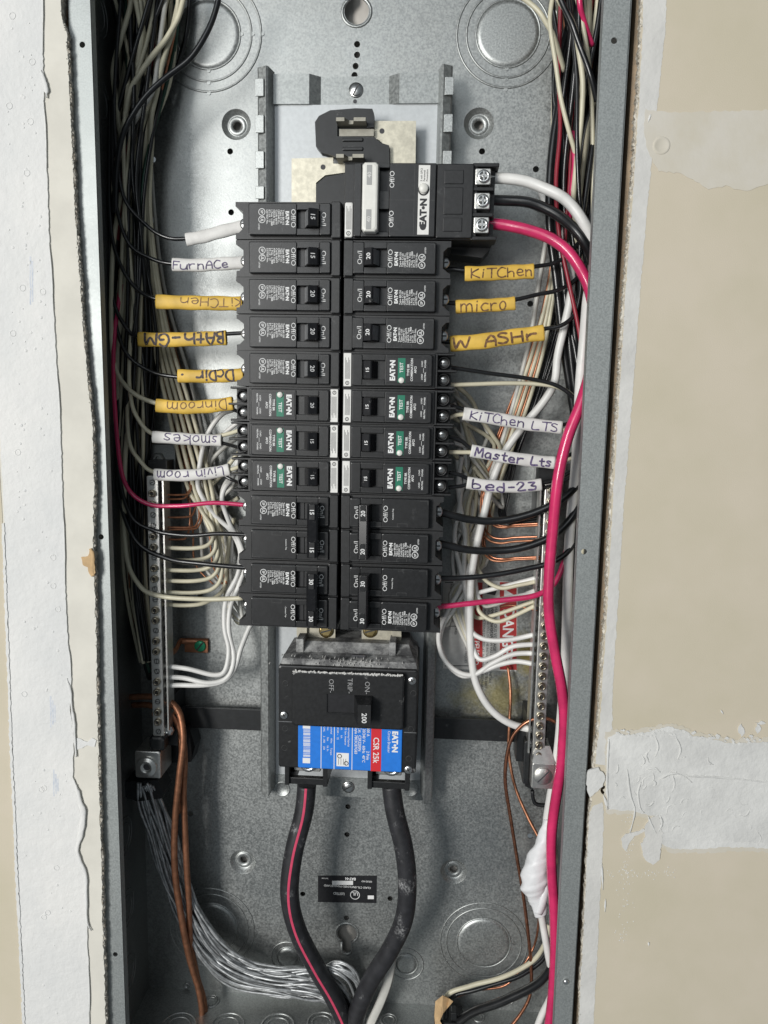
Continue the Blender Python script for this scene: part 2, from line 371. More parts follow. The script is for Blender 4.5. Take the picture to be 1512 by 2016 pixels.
for s, pts, hp in ((-1, ((-181, 430), (-166.9, 430), (-165.2, -474), (-181.3, -474)), ((162, 88), (199, 1057), (227, 1879))),
                   (1, ((181, 430), (164.0, 430), (168.8, -474), (181.4, -474)), ((1209, 80), (1150, 1086)))):
    mb = MB(); sheet(mb, list(pts), -0.6, 0.6, [circ(xz(a, b, -0.6), 2.0, 12) for a, b in hp])
    lip = pts[1][0], pts[2][0]
    mb.add([(lip[0], -0.6, 430), (lip[1], -.6, -474), (lip[1] + s * .0, 7, -474), (lip[0], 7, 430), (lip[0] + s * 1.1, -0.6, 430), (lip[1] + s * 1.1, -.6, -474), (lip[1] + s * 1.1, 7, -474), (lip[0] + s * 1.1, 7, 430)],
           [(0, 1, 2, 3), (7, 6, 5, 4), (3, 2, 6, 7)])
    o = obj('front_flange', mb, 'galv_flange', enc)
mb = MB(); c = xz(1114, 1932, -.6); mb.lathe(c, [(2.4, -.7), (2.2, -1.6), (1.2, -2.3), (.01, -2.4)], 12); obj('rivet', mb, 'zinc', enc)
for (a, b) in ((368, 1940), (1005, 1970)):
    mb = MB(); c = xz(a, b, D); mb.lathe(c, [(3.2, D), (3.0, D - .9), (2.0, D - 1.2), (1.6, D - .5), (.01, D - .5)], 14); obj('rivet', mb, 'galv', enc)
mb = MB(); mb.box(-XW + 30, XW - 30, D + 11, D + 30, ZB, ZT); obj('backing_board', mb, 'board', None, 'pale grey backing board seen through the keyholes of the steel back', 'board')
# ------------------------------------------------------------------ drywall
def edge(pts, Y, step, amp, seed):
    out = []; rnd = random.Random(seed); w = 0
    for i in range(len(pts) - 1):
        a = Vector(pts[i]); b = Vector(pts[i + 1]); n = max(1, int((b - a).length / step))
        for k in range(n):
            w = w * .55 + rnd.uniform(-amp, amp); p = a.lerp(b, k / n); out.append(xz(p.x + w, p.y + rnd.uniform(-.3, .3) * step, Y))
    out.append(xz(pts[-1][0], pts[-1][1], Y)); return out
LE = [(121, -90), (119, 30), (131, 66), (135, 150), (140, 260), (148, 420), (158, 560), (164, 650), (172, 740), (182, 840), (185, 950), (183, 1050), (186, 1140), (190, 1300), (193, 1480), (198, 1650), (203, 1850), (208, 2016), (212, 2130)]
LY = -6.5; RY = -3.5
wl = MB(); e = edge(LE, LY, 4, 1.2, 3); sheet(wl, e + [(-420, e[-1][1]), (-420, e[0][1])], LY, LY + .8)
WL = obj('wall_left', wl, 'dw_paper_light', kind='structure')
# ragged gypsum core along the cut, a little inside and outside of the paper edge
def core(name, line, Y0, Y1, side, seed, parent):
    rnd = random.Random(seed); rows = []
    n = len(line)
    for i, (x, z) in enumerate(line):
        r = []
        for k, (yy, inn) in enumerate(((Y0, 3.2), (Y0, .9), (Y0 + .9, -.1), (Y0 + 2.5, .2), (Y0 + 4.5, .5), (Y1, 1.0), (Y1, 4))):
            r.append((x - side * (inn + rnd.uniform(-.55, .55) * (1 if 0 < k < 6 else 0)), yy + rnd.uniform(-.3, .3) * (1 if 1 < k < 5 else 0), z))
        rows.append(r)
    m = MB(); vs = [p for r in rows for p in r]; k = len(rows[0]); fs = []
    for i in range(n - 1):
        for j in range(k - 1):
            a = i * k + j; q = (a, a + 1, a + k + 1, a + k); fs.append(q if side > 0 else q[::-1])
    m.add(vs, fs); return obj(name, m, 'gypsum', parent)
e2 = edge([(x + 1.5, y) for x, y in LE], LY, 3.0, 1.1, 5); core('cut_edge', e2, LY + .25, LY + 10, 1, 4, WL)
def decal(name, pts, Y, t, mat_, parent, step=6, amp=1.2, seed=1):
    m = MB(); pl = jag([Vector(p) for p in pts], step, amp, seed); sheet(m, [xz(p.x, p.y, Y) for p in pl][::-1], Y, Y + t); return obj(name, m, mat_, parent)
SEAM = [(82, -90), (84, 100), (86, 200), (92, 330), (97, 480), (105, 610), (112, 730), (119, 850), (124, 1000), (128, 1150), (134, 1270), (140, 1330), (138, 1400), (145, 1460), (143, 1530), (152, 1560), (163, 1610), (152, 1680), (168, 1720), (170, 1800), (174, 1900), (176, 2016), (178, 2130)]
decal('joint_compound', SEAM + [(56, 2130), (50, 2016), (44, 1880), (37, 1750), (31, 1600), (25, 1480), (20, 1330), (15, 1200), (9, 1030), (2, 900), (-12, 600), (-60, -90)], LY - 1.1, 1.1, 'primer', WL, 7, .9, 11)
# bare tan paper past the compound
decal('paper_face', [(-330, -90), (-64, -90), (-16, 600), (-2, 900), (5, 1030), (11, 1200), (16, 1330), (21, 1480), (27, 1600), (33, 1750), (40, 1880), (46, 2016), (52, 2130), (-330, 2130)], LY - .35, .35, 'dw_paper', WL, 12, .4, 12)
decal('edge_bead', [(50, 2130), (44, 2016), (38, 1880), (31, 1750), (25, 1600), (19, 1480), (14, 1330), (9, 1200), (3, 1030), (8, 1030), (14, 1200), (19, 1330), (24, 1480), (30, 1600), (36, 1750), (43, 1880), (49, 2016), (55, 2130)], LY - 1.7, 1.6, 'primer', WL, 5, 1.2, 13)
# torn flaps and ridges of paper along the seam
def ridge(name, pts, r, Y, mat_, parent, seed, flat=.55):
    m = MB(); rnd = random.Random(seed); q = []
    for a, b, s in pts: q.append((P(a, b, Y), s))
    path = [p for p, s in q]
    ss = [s for p, s in q]
    m.tube(path, r, 7, 4, flat=r * flat, taper=lambda t: ss[min(len(ss) - 1, int(t * (len(ss) - 1) + .5))] * (.8 + .4 * rnd.random())); return obj(name, m, mat_, parent)
ridge('torn_paper', [(150, 1545, .3), (157, 1575, 1.2), (164, 1605, 1.8), (158, 1645, 1.6), (152, 1675, .9), (160, 1700, 1.1), (169, 1725, 1.0), (170, 1770, .8), (172, 1815, .5), (180, 1832, .25)], 1.5, LY - 1.2, 'primer', WL, 1)
ridge('torn_paper', [(81, 138, .2), (86, 155, 1.0), (91, 175, 1.3), (92, 192, .4)], 1.3, LY - 1.3, 'primer', WL, 2)
ridge('torn_paper', [(132, 1335, .3), (139, 1365, 1.2), (141, 1390, .8), (146, 1425, 1.1), (147, 1450, .9), (150, 1490, .6)], 1.0, LY - 1.2, 'primer', WL, 3)
for i in range(len(SEAM) - 2):   # fine lip along the seam
    if i % 2 == 0:
        a = SEAM[i]; b = SEAM[i + 1]
        ridge('seam_lip', [(a[0], a[1], .3), ((a[0] + b[0]) / 2 + 1, (a[1] + b[1]) / 2, 1), (b[0], b[1], .3)], .55, LY - 1.0, 'primer', WL, 20 + i)
decal('torn_paper', [(160, 1098), (172, 1094), (181, 1085), (185, 1110), (188, 1128), (180, 1136), (172, 1118), (163, 1112)], LY - 1.4, 1.2, 'kraft', WL, 5, 1.5, 14)
ridge('torn_paper', [(178, 1080, .6), (183, 1096, 1.2), (182, 1118, 1.0), (186, 1134, .4)], 1.6, LY - .8, 'kraft', WL, 6)
decal('joint_compound', [(146, 1452), (160, 1456), (172, 1460), (182, 1452), (189, 1457), (186, 1470), (172, 1468), (158, 1474), (148, 1476)], LY - .6, .6, 'primer', WL, 5, 1.0, 15)
for (x0, y0, y1, k) in ((98, 1370, 1432, 3), (104, 1515, 1568, 3), (58, 505, 600, 2)):
    for j in range(k):
        decal('blue_smear', [(x0 + j * 4, y0 + j * 9), (x0 + j * 4 + 3.2, y0 + j * 9), (x0 + j * 4 + 3.6, y1 - j * 5), (x0 + j * 4 + .9, y1 - j * 5)], LY - 1.13, .03, 'blue_mark', WL, 9, .5, 30 + j)
rnd = random.Random(4)
for i in range(120):    # small blisters in the compound
    y = rnd.uniform(20, 2000); x = rnd.uniform(6 + y * .026, 62 + y * .045); r = rnd.choice((.5, .6, .8, 1.0, 2.0))
    m = MB(); c = xz(x, y, LY - 1.1)
    if r < 1.5: m.lathe(c, [(r * 1.2, LY - 1.08), (r, LY - 1.3), (r * .5, LY - 1.45), (.01, LY - 1.45)], 9)
    else: m.torus(c, r, .35, LY - 1.1, 16, flat=.8)
    obj('blister', m, 'primer', WL)
# right sheet
RE = [(1262, -90), (1258, 60), (1251, 200), (1243, 330), (1236, 420), (1229, 520), (1222, 620), (1214, 760), (1206, 880), (1200, 980), (1194, 1090), (1188, 1210), (1181, 1310), (1176, 1400), (1168, 1480), (1163, 1530), (1157, 1600), (1153, 1680), (1149, 1770), (1145, 1850), (1140, 1930), (1137, 2016), (1132, 2130)]
hn = (xz(1193, 1462, RY), xz(1192, 1556, RY))
e = edge([(x + 5, y) for x, y in RE], RY, 5, 1.6, 8)
wr = MB(); sheet(wr, [(460, e[0][1]), (460, e[-1][1])] + e[::-1], RY, RY + .8, [circ(hn[0], 2.6, 12), circ(hn[1], 3.6, 14)])
WR = obj('wall_right', wr, 'dw_paper', kind='structure')
e2 = edge([(x + 3, y) for x, y in RE], RY, 3.0, 1.3, 9); core('cut_edge', e2, RY + .2, RY + 11, -1, 5, WR)
decal('joint_compound', [(x + 7, y) for x, y in RE if y < 1480] + [(1172, 1505), (1200, 1508), (1206, 1440), (1205, 1380), (1215, 1220), (1228, 1000), (1240, 850), (1257, 620), (1273, 420), (1290, 250), (1310, 60), (1316, -90)], RY - .2, .2, 'compound_smooth', WR, 6, 1.2, 41)
decal('joint_compound', [(1160, 1600), (1156, 1680), (1152, 1770), (1148, 1850), (1143, 1930), (1140, 2016), (1136, 2130), (1166, 2130), (1168, 2016), (1176, 1880), (1183, 1740), (1189, 1610), (1186, 1580), (1170, 1585)], RY - .2, .2, 'compound_smooth', WR, 6, 1.0, 42)
decal('joint_compound', [(1271, 216), (1330, 221), (1420, 219), (1520, 216), (1620, 216), (1620, 352), (1512, 362), (1470, 378), (1430, 366), (1395, 372), (1340, 340), (1296, 338), (1276, 300), (1268, 260)], RY - .28, .28, 'compound_thin', WR, 7, 2.2, 43)
m = MB(); c = xz(1302, 287, RY); m.lathe(c, [(5.6, RY - .3), (5.2, RY - .7), (4.2, RY - .75), (3.6, RY - .45), (.01, RY - .4)], 18); obj('fastener_dimple', m, 'compound_thin', WR)
BAND = [(1197, 1452), (1215, 1445), (1240, 1447), (1280, 1440), (1310, 1434), (1345, 1437), (1365, 1449), (1400, 1455), (1440, 1464), (1512, 1460), (1640, 1462), (1640, 1668), (1512, 1670), (1440, 1668), (1350, 1672), (1318, 1670), (1302, 1660), (1301, 1612), (1288, 1606), (1270, 1604), (1250, 1596), (1200, 1594), (1193, 1560), (1197, 1510)]
decal('joint_compound', [(x + (0 if x > 1600 else (-5 if x < 1260 else 0)), y + (-9 if y < 1500 else 8 if y > 1590 else 0)) for x, y in BAND], RY - .3, .3, 'compound_thin', WR, 4, 2.6, 49)
decal('joint_compound', BAND, RY - .65, .65, 'compound', WR, 5, 1.5, 44)
decal('joint_compound', [(1305, 1534), (1330, 1524), (1400, 1528), (1512, 1537), (1640, 1540), (1640, 1660), (1512, 1660), (1400, 1655), (1320, 1655), (1306, 1600)], RY - .85, .25, 'compound', WR, 6, 2.4, 45)
decal('joint_compound', [(1281, 1610), (1296, 1604), (1305, 1640), (1301, 1672), (1298, 1692), (1286, 1702), (1276, 1698), (1266, 1684), (1262, 1662), (1272, 1648), (1268, 1634)], RY - .9, .9, 'compound_smooth', WR, 5, 1.6, 46)
decal('joint_compound', [(1223, 1652), (1232, 1642), (1248, 1640), (1268, 1631), (1270, 1636), (1250, 1646), (1240, 1660), (1232, 1676), (1225, 1668)], RY - .6, .6, 'compound_smooth', WR, 5, 1.2, 47)
decal('joint_compound', [(1158, 1518), (1178, 1512), (1192, 1528), (1186, 1548), (1172, 1562), (1160, 1570), (1155, 1545)], RY - 1.6, 1.5, 'compound', WR, 5, 1.5, 48)
m = MB(); rnd = random.Random(77)
for (a, b, w, hgt) in ((1460, 1438, 14, 26), (1492, 1434, 12, 20), (1498, 1424, 20, 7), (1316, 1436, 60, 10)):
    pl = jag([Vector(p) for p in ((a, b - hgt / 2), (a + w / 2, b), (a, b + hgt / 2), (a - w / 2, b))], 4, 2.0, int(a)); sheet(m, [xz(p.x, p.y, RY - .7) for p in pl][::-1], RY - .75, RY - .05)
obj('compound_splatter', m, 'compound', WR)
for q, pts in enumerate(([(1235, 1515, .3), (1238, 1545, 1), (1242, 1570, 1), (1250, 1596, .8), (1240, 1640, .5)], [(1262, 1540, .3), (1256, 1560, .9), (1260, 1590, .8), (1268, 1600, .3)],
                         [(1297, 1535, .4), (1322, 1523, 1.1), (1345, 1527, .6), (1362, 1540, .4)], [(1324, 1524, .3), (1328, 1545, .9), (1322, 1560, .3)], [(1199, 1455, .6), (1197, 1480, 1.1), (1196, 1510, .8), (1195, 1550, 1.0), (1198, 1592, .4)],
                         [(1330, 1450, .4), (1340, 1475, .9), (1335, 1495, .5), (1350, 1490, .3)], [(1290, 1450, .3), (1296, 1470, .8), (1290, 1490, .4)], [(1276, 1607, .5), (1284, 1626, 1), (1292, 1640, .4)], [(1300, 1606, .4), (1303, 1622, 1.2), (1297, 1636, .5)],
                         [(1272, 1516, .3), (1288, 1512, .9), (1300, 1520, .3)], [(1330, 1528, .3), (1420, 1531, .8), (1512, 1540, .6), (1600, 1546, .3)], [(1188, 1565, .4), (1193, 1580, 1.2), (1196, 1594, .4)])):
    ridge('compound_ridge', pts, .8, RY - .8, 'compound', WR, 60 + q)
rnd = random.Random(91)
for i in range(34):     # wrinkles and drag marks trowelled into the band
    x = rnd.uniform(1205, 1512) if i % 2 else rnd.gauss(1275, 40); y = rnd.uniform(1460, 1655); a = rnd.uniform(0, 6.28); l = rnd.uniform(5, 17)
    if x < 1203 or (x < 1306 and y > 1588): continue
    ridge('compound_ridge', [(x, y, .3), (x + l * math.cos(a), y + l * math.sin(a), 1), (x + l * 1.7 * math.cos(a + .5), y + l * 1.7 * math.sin(a + .5), .3)], rnd.uniform(.35, .8), RY - .75, 'compound', WR, 200 + i)
for i in range(60):     # flakes standing off the torn upper edge
    x = rnd.uniform(1210, 1512); y = 1446 + max(0, (x - 1340)) * .12 * (1 if x < 1460 else .7) + rnd.uniform(-9, 6); r = rnd.uniform(2, 5)
    decal('compound_flake', [(x - r, y), (x, y - r * .8), (x + r, y + rnd.uniform(-1, 1)), (x + rnd.uniform(-1, 2), y + r * .7)], RY - .88 - i * .004, .4, 'compound', WR, 3, .8, 300 + i)
rnd = random.Random(12); m = MB()
for i in range(170):   # crumbs of dried compound running below the band
    t = rnd.random(); y = 1605 + t * 250; x = 1240 - t * 14 + rnd.gauss(0, 7)
    if rnd.random() < .35: y = 1720 + rnd.gauss(0, 5); x = rnd.uniform(1195, 1330)
    c = xz(x, y, RY); r = rnd.uniform(.18, .55); m.lathe(c, [(r, RY), (r * .8, RY - r * .5), (.01, RY - r * .7)], 5, False)
obj('compound_crumbs', m, 'compound', WR, kind='stuff')
for (a, b, c_, d) in ((1185, 1700, 1187, 1752), (1192, 1770, 1191, 1795), (1419, 1398, 1424, 1406), (1277, 1855, 1277, 1862), (1281, 225, 1276, 240)):
    ridge('compound_ridge', [(a, b, .4), ((a + c_) / 2, (b + d) / 2, 1), (c_, d, .4)], .7, RY - .35, 'primer', WR, int(a))
def fringe(line, Y, side, seed, parent, n):
    rnd = random.Random(seed); m = MB()
    for i in range(n):
        x, z = line[rnd.randrange(len(line))]; l = rnd.uniform(.5, 2.2); a = rnd.uniform(-.9, .9); y = Y + rnd.uniform(-.5, 1.5); w = rnd.uniform(.1, .35)
        dx, dz = side * l * math.cos(a), l * math.sin(a); b = x - side * .6
        q = [(b, y, z - w), (b, y, z + w), (b + dx * .6, y - rnd.uniform(0, .8), z + dz * .6 + w * .5), (b + dx, y - rnd.uniform(-.5, .9), z + dz)]
        m.add(q, [(0, 1, 2), (0, 2, 3)]); m.add([(p[0], p[1] + .12, p[2]) for p in q], [(2, 1, 0), (3, 2, 0)])
    obj('paper_fibres', m, 'dw_paper_light', parent, kind='stuff')
fringe(edge(LE, LY, 3, 1.0, 55), LY, 1, 1, WL, 420); fringe(edge([(x + 4, y) for x, y in RE], RY, 3, 1.0, 56), RY, -1, 2, WR, 480)
# wood stud filling the dark gap behind the drywall edges
for s in (-1, 1):
    m = MB(); m.box(s * (XW + 6), s * (XW + 60), 9.5, 90, ZB - 40, ZT + 40); obj('wall_stud', m, 'wood', None, 'wood stud behind the %s drywall beside the steel box' % ('white plastered' if s < 0 else 'tan'), 'stud')
# ================================================================== mounting pan and bus bars
PY = 76.0
pan = thing('mounting_pan', 'grey sheet metal pan with notched side rails carrying the breakers', 'mounting pan')
x0, zt_ = xz(538, 148, PY); x1 = xz(868, 148, PY)[0]; zb_ = xz(690, 1572, PY)[1]
zc = xz(700, 206, PY)[1]
m = MB(); m.box(x0, x1, PY, PY + 1.2, zb_ + 12, zc); obj('floor_sheet', m, 'pan', pan)
# stepped upper flange with a bent recess round the screw
za = zt_; xa, xb = xz(620, 170, PY)[0], xz(776, 170, PY)[0]
m = MB()
prof = [(x0, PY - 2.2), (xa - 4, PY - 2.2), (xa + 4, PY + 3.6), (xb - 4, PY + 3.6), (xb + 4, PY - 2.2), (x1, PY - 2.2)]
vs = [(x, y, z) for z in (za, zc) for x, y in prof]; n = len(prof)
m.add(vs, [(i, i + n, i + n + 1, i + 1) for i in range(n - 1)])
m.add([(x, y + 1, z) for x, y, z in vs], [(i, i + 1, i + n + 1, i + n) for i in range(n - 1)])
m.add([(x, y, zc) for x, y in prof] + [(x, PY + 1, zc) for x, y in prof], [(i, i + n, i + n + 1, i + 1) for i in range(n - 1)])
m.add([(x, y, za) for x, y in prof] + [(x, y + 1, za) for x, y in prof], [(i, i + 1, i + n + 1, i + n) for i in range(n - 1)])
obj('upper_flange', m, 'galv_pan', pan)
def slot_screw(name, c, r, y, mat_, parent, ang=.8, hex_=False, washer=True, seg=18, cross=False):
    m = MB()
    if washer: m.lathe(c, [(r * 1.25, y + .1), (r * 1.25, y - .5), (r * .9, y - .55)], seg)
    m.lathe(c, [(r, y - .3), (r, y - 1.2), (r * .86, y - 1.7), (.01, y - 1.75)], 6 if hex_ else seg, not hex_)
    s = obj(name, m, mat_, parent)
    d = MB()
    for a in ((ang, ang + math.pi / 2) if cross else (ang,)):
        ca, sa = math.cos(a), math.sin(a); L_ = r * (.7 if cross else .92); w = r * .13
        d.prism([(c[0] + ca * p - sa * q, c[1] + sa * p + ca * q) for p, q in ((-L_, -w), (L_, -w), (L_, w), (-L_, w))], y - 1.85, y - 1.6)
    obj('slot', d, 'plastic_edge', s); return s
slot_screw('screw', xz(700, 174, PY), 4.4, PY + 3.6, 'zinc', pan, 1.05)
m = MB(); c = xz(698, 196, PY); m.disc(c, 1.5, PY + 3.4, PY + 3.55, 10); obj('slot_hole', m, 'print_dark', pan)
for s, px0, px1, pyb in ((-1, 512, 540, 1573), (1, 862, 886, 1588)):
    xo = xz(px0, 150, PY - 8)[0]; xi = xz(px1, 150, PY)[0]
    if s > 0: xo, xi = xz(889, 150, PY - 8)[0], xz(864, 150, PY)[0]
    xo2, xi2 = (-71.5, -60.5) if s < 0 else (72.0, 61.5)
    zb2 = xz((535 if s < 0 else 838), pyb, PY - 10)[1]
    m = MB()
    # bent rail: rises from the floor to a ridge and drops to the outer lip
    sec = [(xi2, PY), (xi2 + s * 2.5, PY - 11), (xi2 + s * 4, PY - 12), (xo2 - s * 1, PY - 9), (xo2, PY - 8), (xo2, PY - 6.8), (xi2 + s * 4, PY - 10.8), (xi2 + s * 1.2, PY)]
    top = [(x, y, zt_ + 2) for x, y in sec]; bot = [(x, y, zb2 + 8 - (5 if 1 < i < 4 else 0)) for i, (x, y) in enumerate(sec)]
    m.loft([top, bot] if s > 0 else [bot, top], False); obj('side_rail', m, 'galv_pan', pan)
    for k, (ya, yb) in enumerate(((155, 190), (227, 262), (298, 332), (367, 392))):
        z0, z1 = xz(515, ya, PY - 12)[1], xz(515, yb, PY - 12)[1]
        m = MB(); a, b = sorted((xo2 - s * .2, xo2 + s * 1.4)); a, b = (xo2 - s * 5.5, xo2 + s * 1.0); m.box(a, b, PY - 13.0, PY - 12.1, z1, z0, .3); obj('rail_tab', m, 'galv', pan)
# bottom flange of the pan with its screw
m = MB(); zs = xz(688, 1548, PY)[1]
m.box(x0 - 8, x1 + 2, PY - 1, PY + 1, zs - 9, zs + 8); obj('lower_flange', m, 'galv_pan', pan)
slot_screw('screw', xz(686, 1548, PY), 4.2, PY - 1, 'zinc', pan, .55)
for px in (556, 808):
    m = MB(); c = xz(px, 1552, PY); m.lathe(c, [(7, PY - 1), (6.8, PY - 1.6), (6.0, PY - 1.7), (5.6, PY - 1.2), (.01, PY - 1.2)], 20); obj('emboss', m, 'galv', pan)
# tin plated bus stabs on a black insulator
BY = 62.0
bus = thing('bus_bar', 'tin plated bus bar plates with upright stabs above the breakers', 'bus bar')
m = MB(); m.prism(pxpoly([(735, 238), (819, 238), (818, 330), (768, 330), (768, 295), (745, 275), (735, 272)][::-1], BY), BY, BY + 2); obj('bus_plate', m, 'tin', bus)
m = MB(); m.prism(pxpoly([(574, 312), (656, 310), (656, 322), (690, 324), (690, 338), (640, 345), (622, 360), (622, 400), (574, 400)][::-1], BY), BY, BY + 2); obj('bus_plate', m, 'tin', bus)
for px, py in ((752, 258), (636, 329)):
    m = MB(); m.disc(xz(px, py, BY), 1.9, BY - .1, BY + .2, 12); obj('bus_hole', m, 'print_dark', bus)
for (a, b, yy) in ((662, 720, 232), (662, 716, 304)):
    z0 = xz(690, yy, BY - 14)[1]; xa, xb = xz(a, yy, BY - 14)[0], xz(b, yy, BY - 14)[0]
    m = MB(); w = (xb - xa)
    pl = [(xa, BY), (xa, BY - 15), (xa + w * .28, BY - 15), (xa + w * .40, BY - 9), (xa + w * .55, BY - 9), (xa + w * .60, BY - 15), (xb, BY - 15), (xb, BY)]
    mm = MB(); nn = len(pl); z1 = z0 - 2.5
    vv = [(x, y, z0) for x, y in pl] + [(x, y, z1) for x, y in pl]
    mm.add(vv, [tuple(range(nn)), tuple(range(2 * nn - 1, nn - 1, -1))] + [(i, i + nn, (i + 1) % nn + nn, (i + 1) % nn) for i in range(nn)])
    obj('bus_stab', mm, 'tin_stab', bus)
m = MB(); m.box(*(lambda p, q: (p[0], q[0]))(xz(668, 250, BY - 4), xz(736, 250, BY - 4)), BY - 4, BY - 3, xz(700, 268, BY - 4)[1], xz(700, 254, BY - 4)[1]); obj('bus_strip', m, 'tin_stab', bus)
ins = thing('bus_insulator', 'black moulded insulator with rounded corners between the bus plates', 'insulator')
m = MB(); pts = [(628, 228), (650, 217), (700, 213), (733, 214), (736, 222), (736, 250), (722, 252), (722, 240), (664, 240), (664, 268), (738, 270), (746, 280), (766, 286), (767, 330), (690, 330), (656, 306), (632, 300), (622, 288), (620, 240)]
m.prism(pxpoly(pts[::-1], BY - 5), BY - 5, BY + 3); obj('moulding', m, 'insulator', ins)
m = MB(); m.prism(pxpoly([(622, 364), (640, 348), (690, 340), (690, 402), (622, 402)][::-1], BY - 5), BY - 5, BY + 3); obj('moulding', m, 'insulator', ins)
for yy in (272, 290):
    m = MB(); p = xz(674, yy, BY - 5); q = xz(715, yy + 7, BY - 5); m.box(p[0], q[0], BY - 6.2, BY - 5, q[1], p[1], .5); obj('rib', m, 'insulator', ins)
# tabs of the bus below the breakers, with their brass screws
for i, (a, b) in enumerate(((585, 660), (712, 790))):
    t = thing('bus_tab', 'tin plated bus tab bolted above the %s of the main breaker' % ('OFF mark' if i == 0 else 'ON mark'), 'bus tab')
    m = MB(); m.prism(pxpoly([(a, 1225), (b, 1225), (b, 1262), (a, 1262)][::-1], 50), 50, 53); obj('tab_plate', m, 'tin', t)
    slot_screw('screw', xz(641 if i == 0 else 728, 1244, 46), 4.6, 49.5, 'brass', t, .3, hex_=True)
    m = MB(); m.prism(pxpoly([(584, 1230), (604, 1230), (604, 1250), (584, 1250)][::-1] if i == 0 else [(772, 1232), (790, 1232), (790, 1254), (772, 1254)][::-1], 47), 47, 50); obj('stamped_tab', m, 'tin', t)

# ================================================================== breakers
FY = 15.5; XC = -1.4; ZTOP = 196.1; PITCH = 25.4; HW = 12.45
US = 0.1307
XD, YD = (0, 0, 1), (-1, 0, 0)    # text runs up the breaker, its top towards the bus
FB = 55.0                          # body depth
SEAT = random.Random(17)
def end_poly(L, h=HW):
    """outline (u,v) with the clamped terminal notch at the outer end"""
    return [(0.8, -h), (L, -h), (L, -h + 3.0), (L - 1.2, -h + 3.4), (L - 5.2, -h + 6.6), (L - 5.2, h - 7.2), (L - 2.2, h - 4.2), (L, h - 4.0), (L, h), (0.8, h)]
def std_parts(root, amps, v0=0.0, full=True, handle=True, seed=0):
    m = MB()
    m.prism(end_poly(75, HW), 5.0, FB) if v0 == 0 else m.prism([(u, v + v0) for u, v in end_poly(75, HW)], 5.0, FB)
    m.box(1.0, 7.6, 1.8, 6, v0 - HW + .4, v0 + HW - .4, .5)
    obj('body', m, 'plastic', root)
    m = MB()      # raised face built round the handle slot
    lo, hi = v0 - 10.6, v0 + 10.6
    m.box(7.6, 15.4, 0, 5.2, lo, hi, .6); m.box(31, 64.8, 0, 5.2, lo, hi, .6)
    m.box(15.4, 31, .05, 5.2, v0 + 6.2, hi - .02, .3); m.box(15.4, 31, .05, 5.2, lo + .02, v0 - 6.2, .3)
    obj('face', m, 'plastic_face', root)
    m = MB()      # lighter mould lines
    m.box(8.2, 12.6, -.12, .1, hi - 1.3, hi - 1.0); m.box(58, 63.6, -.12, .1, hi - 1.3, hi - 1.05); m.box(9, 44, -.1, .1, lo + .8, lo + 1.05)
    m.box(63.6, 63.9, -.12, .1, hi - 4, hi - 1.0); m.box(42, 42.3, -.12, .1, lo + 1.0, lo + 3.4); m.box(42, 49, -.12, .1, lo + 3.2, lo + 3.45); m.box(49, 49.3, -.12, .1, lo + 1, lo + 3.4)
    obj('mould_line', m, 'plastic_edge', root)
    m = MB(); m.lathe((70.4, v0 + .0), [(4.2, 18), (4.2, 15.2), (3.4, 14.6), (.01, 14.5)], 14); s = obj('terminal_screw', m, 'zinc', root)
    m = MB(); m.box(67.4, 73.4, 14.2, 14.7, v0 - .5, v0 + .5); m.box(69.9, 70.9, 14.1, 14.7, v0 - 3, v0 + 3); obj('slot', m, 'plastic_edge', s)
    if handle:
        m = MB(); vs = []
        for (u, y) in ((15.2, 4), (15.4, -4.2), (16.2, -5.2), (21.0, -7.6), (21.8, -7.0), (26.4, 4)): vs.append((u, y))
        n = len(vs); lo_, hi_ = v0 - 5.6, v0 + 5.6
        m.add([(u, y, lo_) for u, y in vs] + [(u, y, hi_) for u, y in vs], [tuple(range(n)), tuple(range(2 * n - 1, n - 1, -1))] + [(i, i + n, (i + 1) % n + n, (i + 1) % n) for i in range(n)])
        h = obj('handle', m, 'handle_black', root)
        m = MB(); m.add([(22.2, -6.4, lo_ + .6), (25.9, 2.6, lo_ + .6), (25.9, 2.6, hi_ - .6), (22.2, -6.4, hi_ - .6)], [(0, 1, 2, 3)]); obj('flank_sheen', m, 'sheen_line_grey', h)  # grey overlay paints the window's reflection on the black flank
        m = MB(); m.text(amps, 3.1, (20.2, -7.32, v0), XD, (-.894, .447, 0), .012); obj('rating_number', m, 'print_white', h)
    m = MB(); m.box(26.2, 31, 4.2, 5.1, v0 - 6.1, v0 + 6.1); obj('handle_slot', m, 'sticker_black', root)
    m = MB(); m.text('On/I', 3.2, (13.9, -.06, v0), XD, YD, -.006, 'C', 1.1); obj('on_mark', m, 'print_grey' if False else 'print_white', root)
    m = MB(); m.text('Off/O', 3.2, (35.0, -.06, v0 - .4), XD, YD, -.006, 'C', 1.12)
    if full:
        m.text('EAT•N', 2.2, (38.7, -.06, v0 - .6), XD, YD, .05)
        for i, s in enumerate(('Type BR1%s' % amps, 'Type C1%s' % amps, '120/240 V~', 'Cu/Al 60/75', 'HACR Type', '1 Pole  L-488', 'ET-19 . 17', 'LISTED No.')):
            m.text(s, 1.2, (41.0 + i * 1.6, -.06, v0 - 6.0), XD, YD, .012, 'L', 1.15)
        for dv in (-4.6, .4):
            rings_ = MB(); m.torus((55.3, v0 + dv), 2.2, .32, -.02, 18, flat=.15, sides=4)
        m.text('UL', 1.9, (56.2, -.06, v0 + .4), XD, YD, .02); m.text('SP', 1.6, (56.1, -.06, v0 - 4.6), XD, YD, .02); m.text('LISTED', .95, (57.9, -.06, v0 + 5.2), XD, YD, .01)
    else: m.text('Common Trip', .95, (39.2, -.06, v0 - .5), XD, YD, .012)
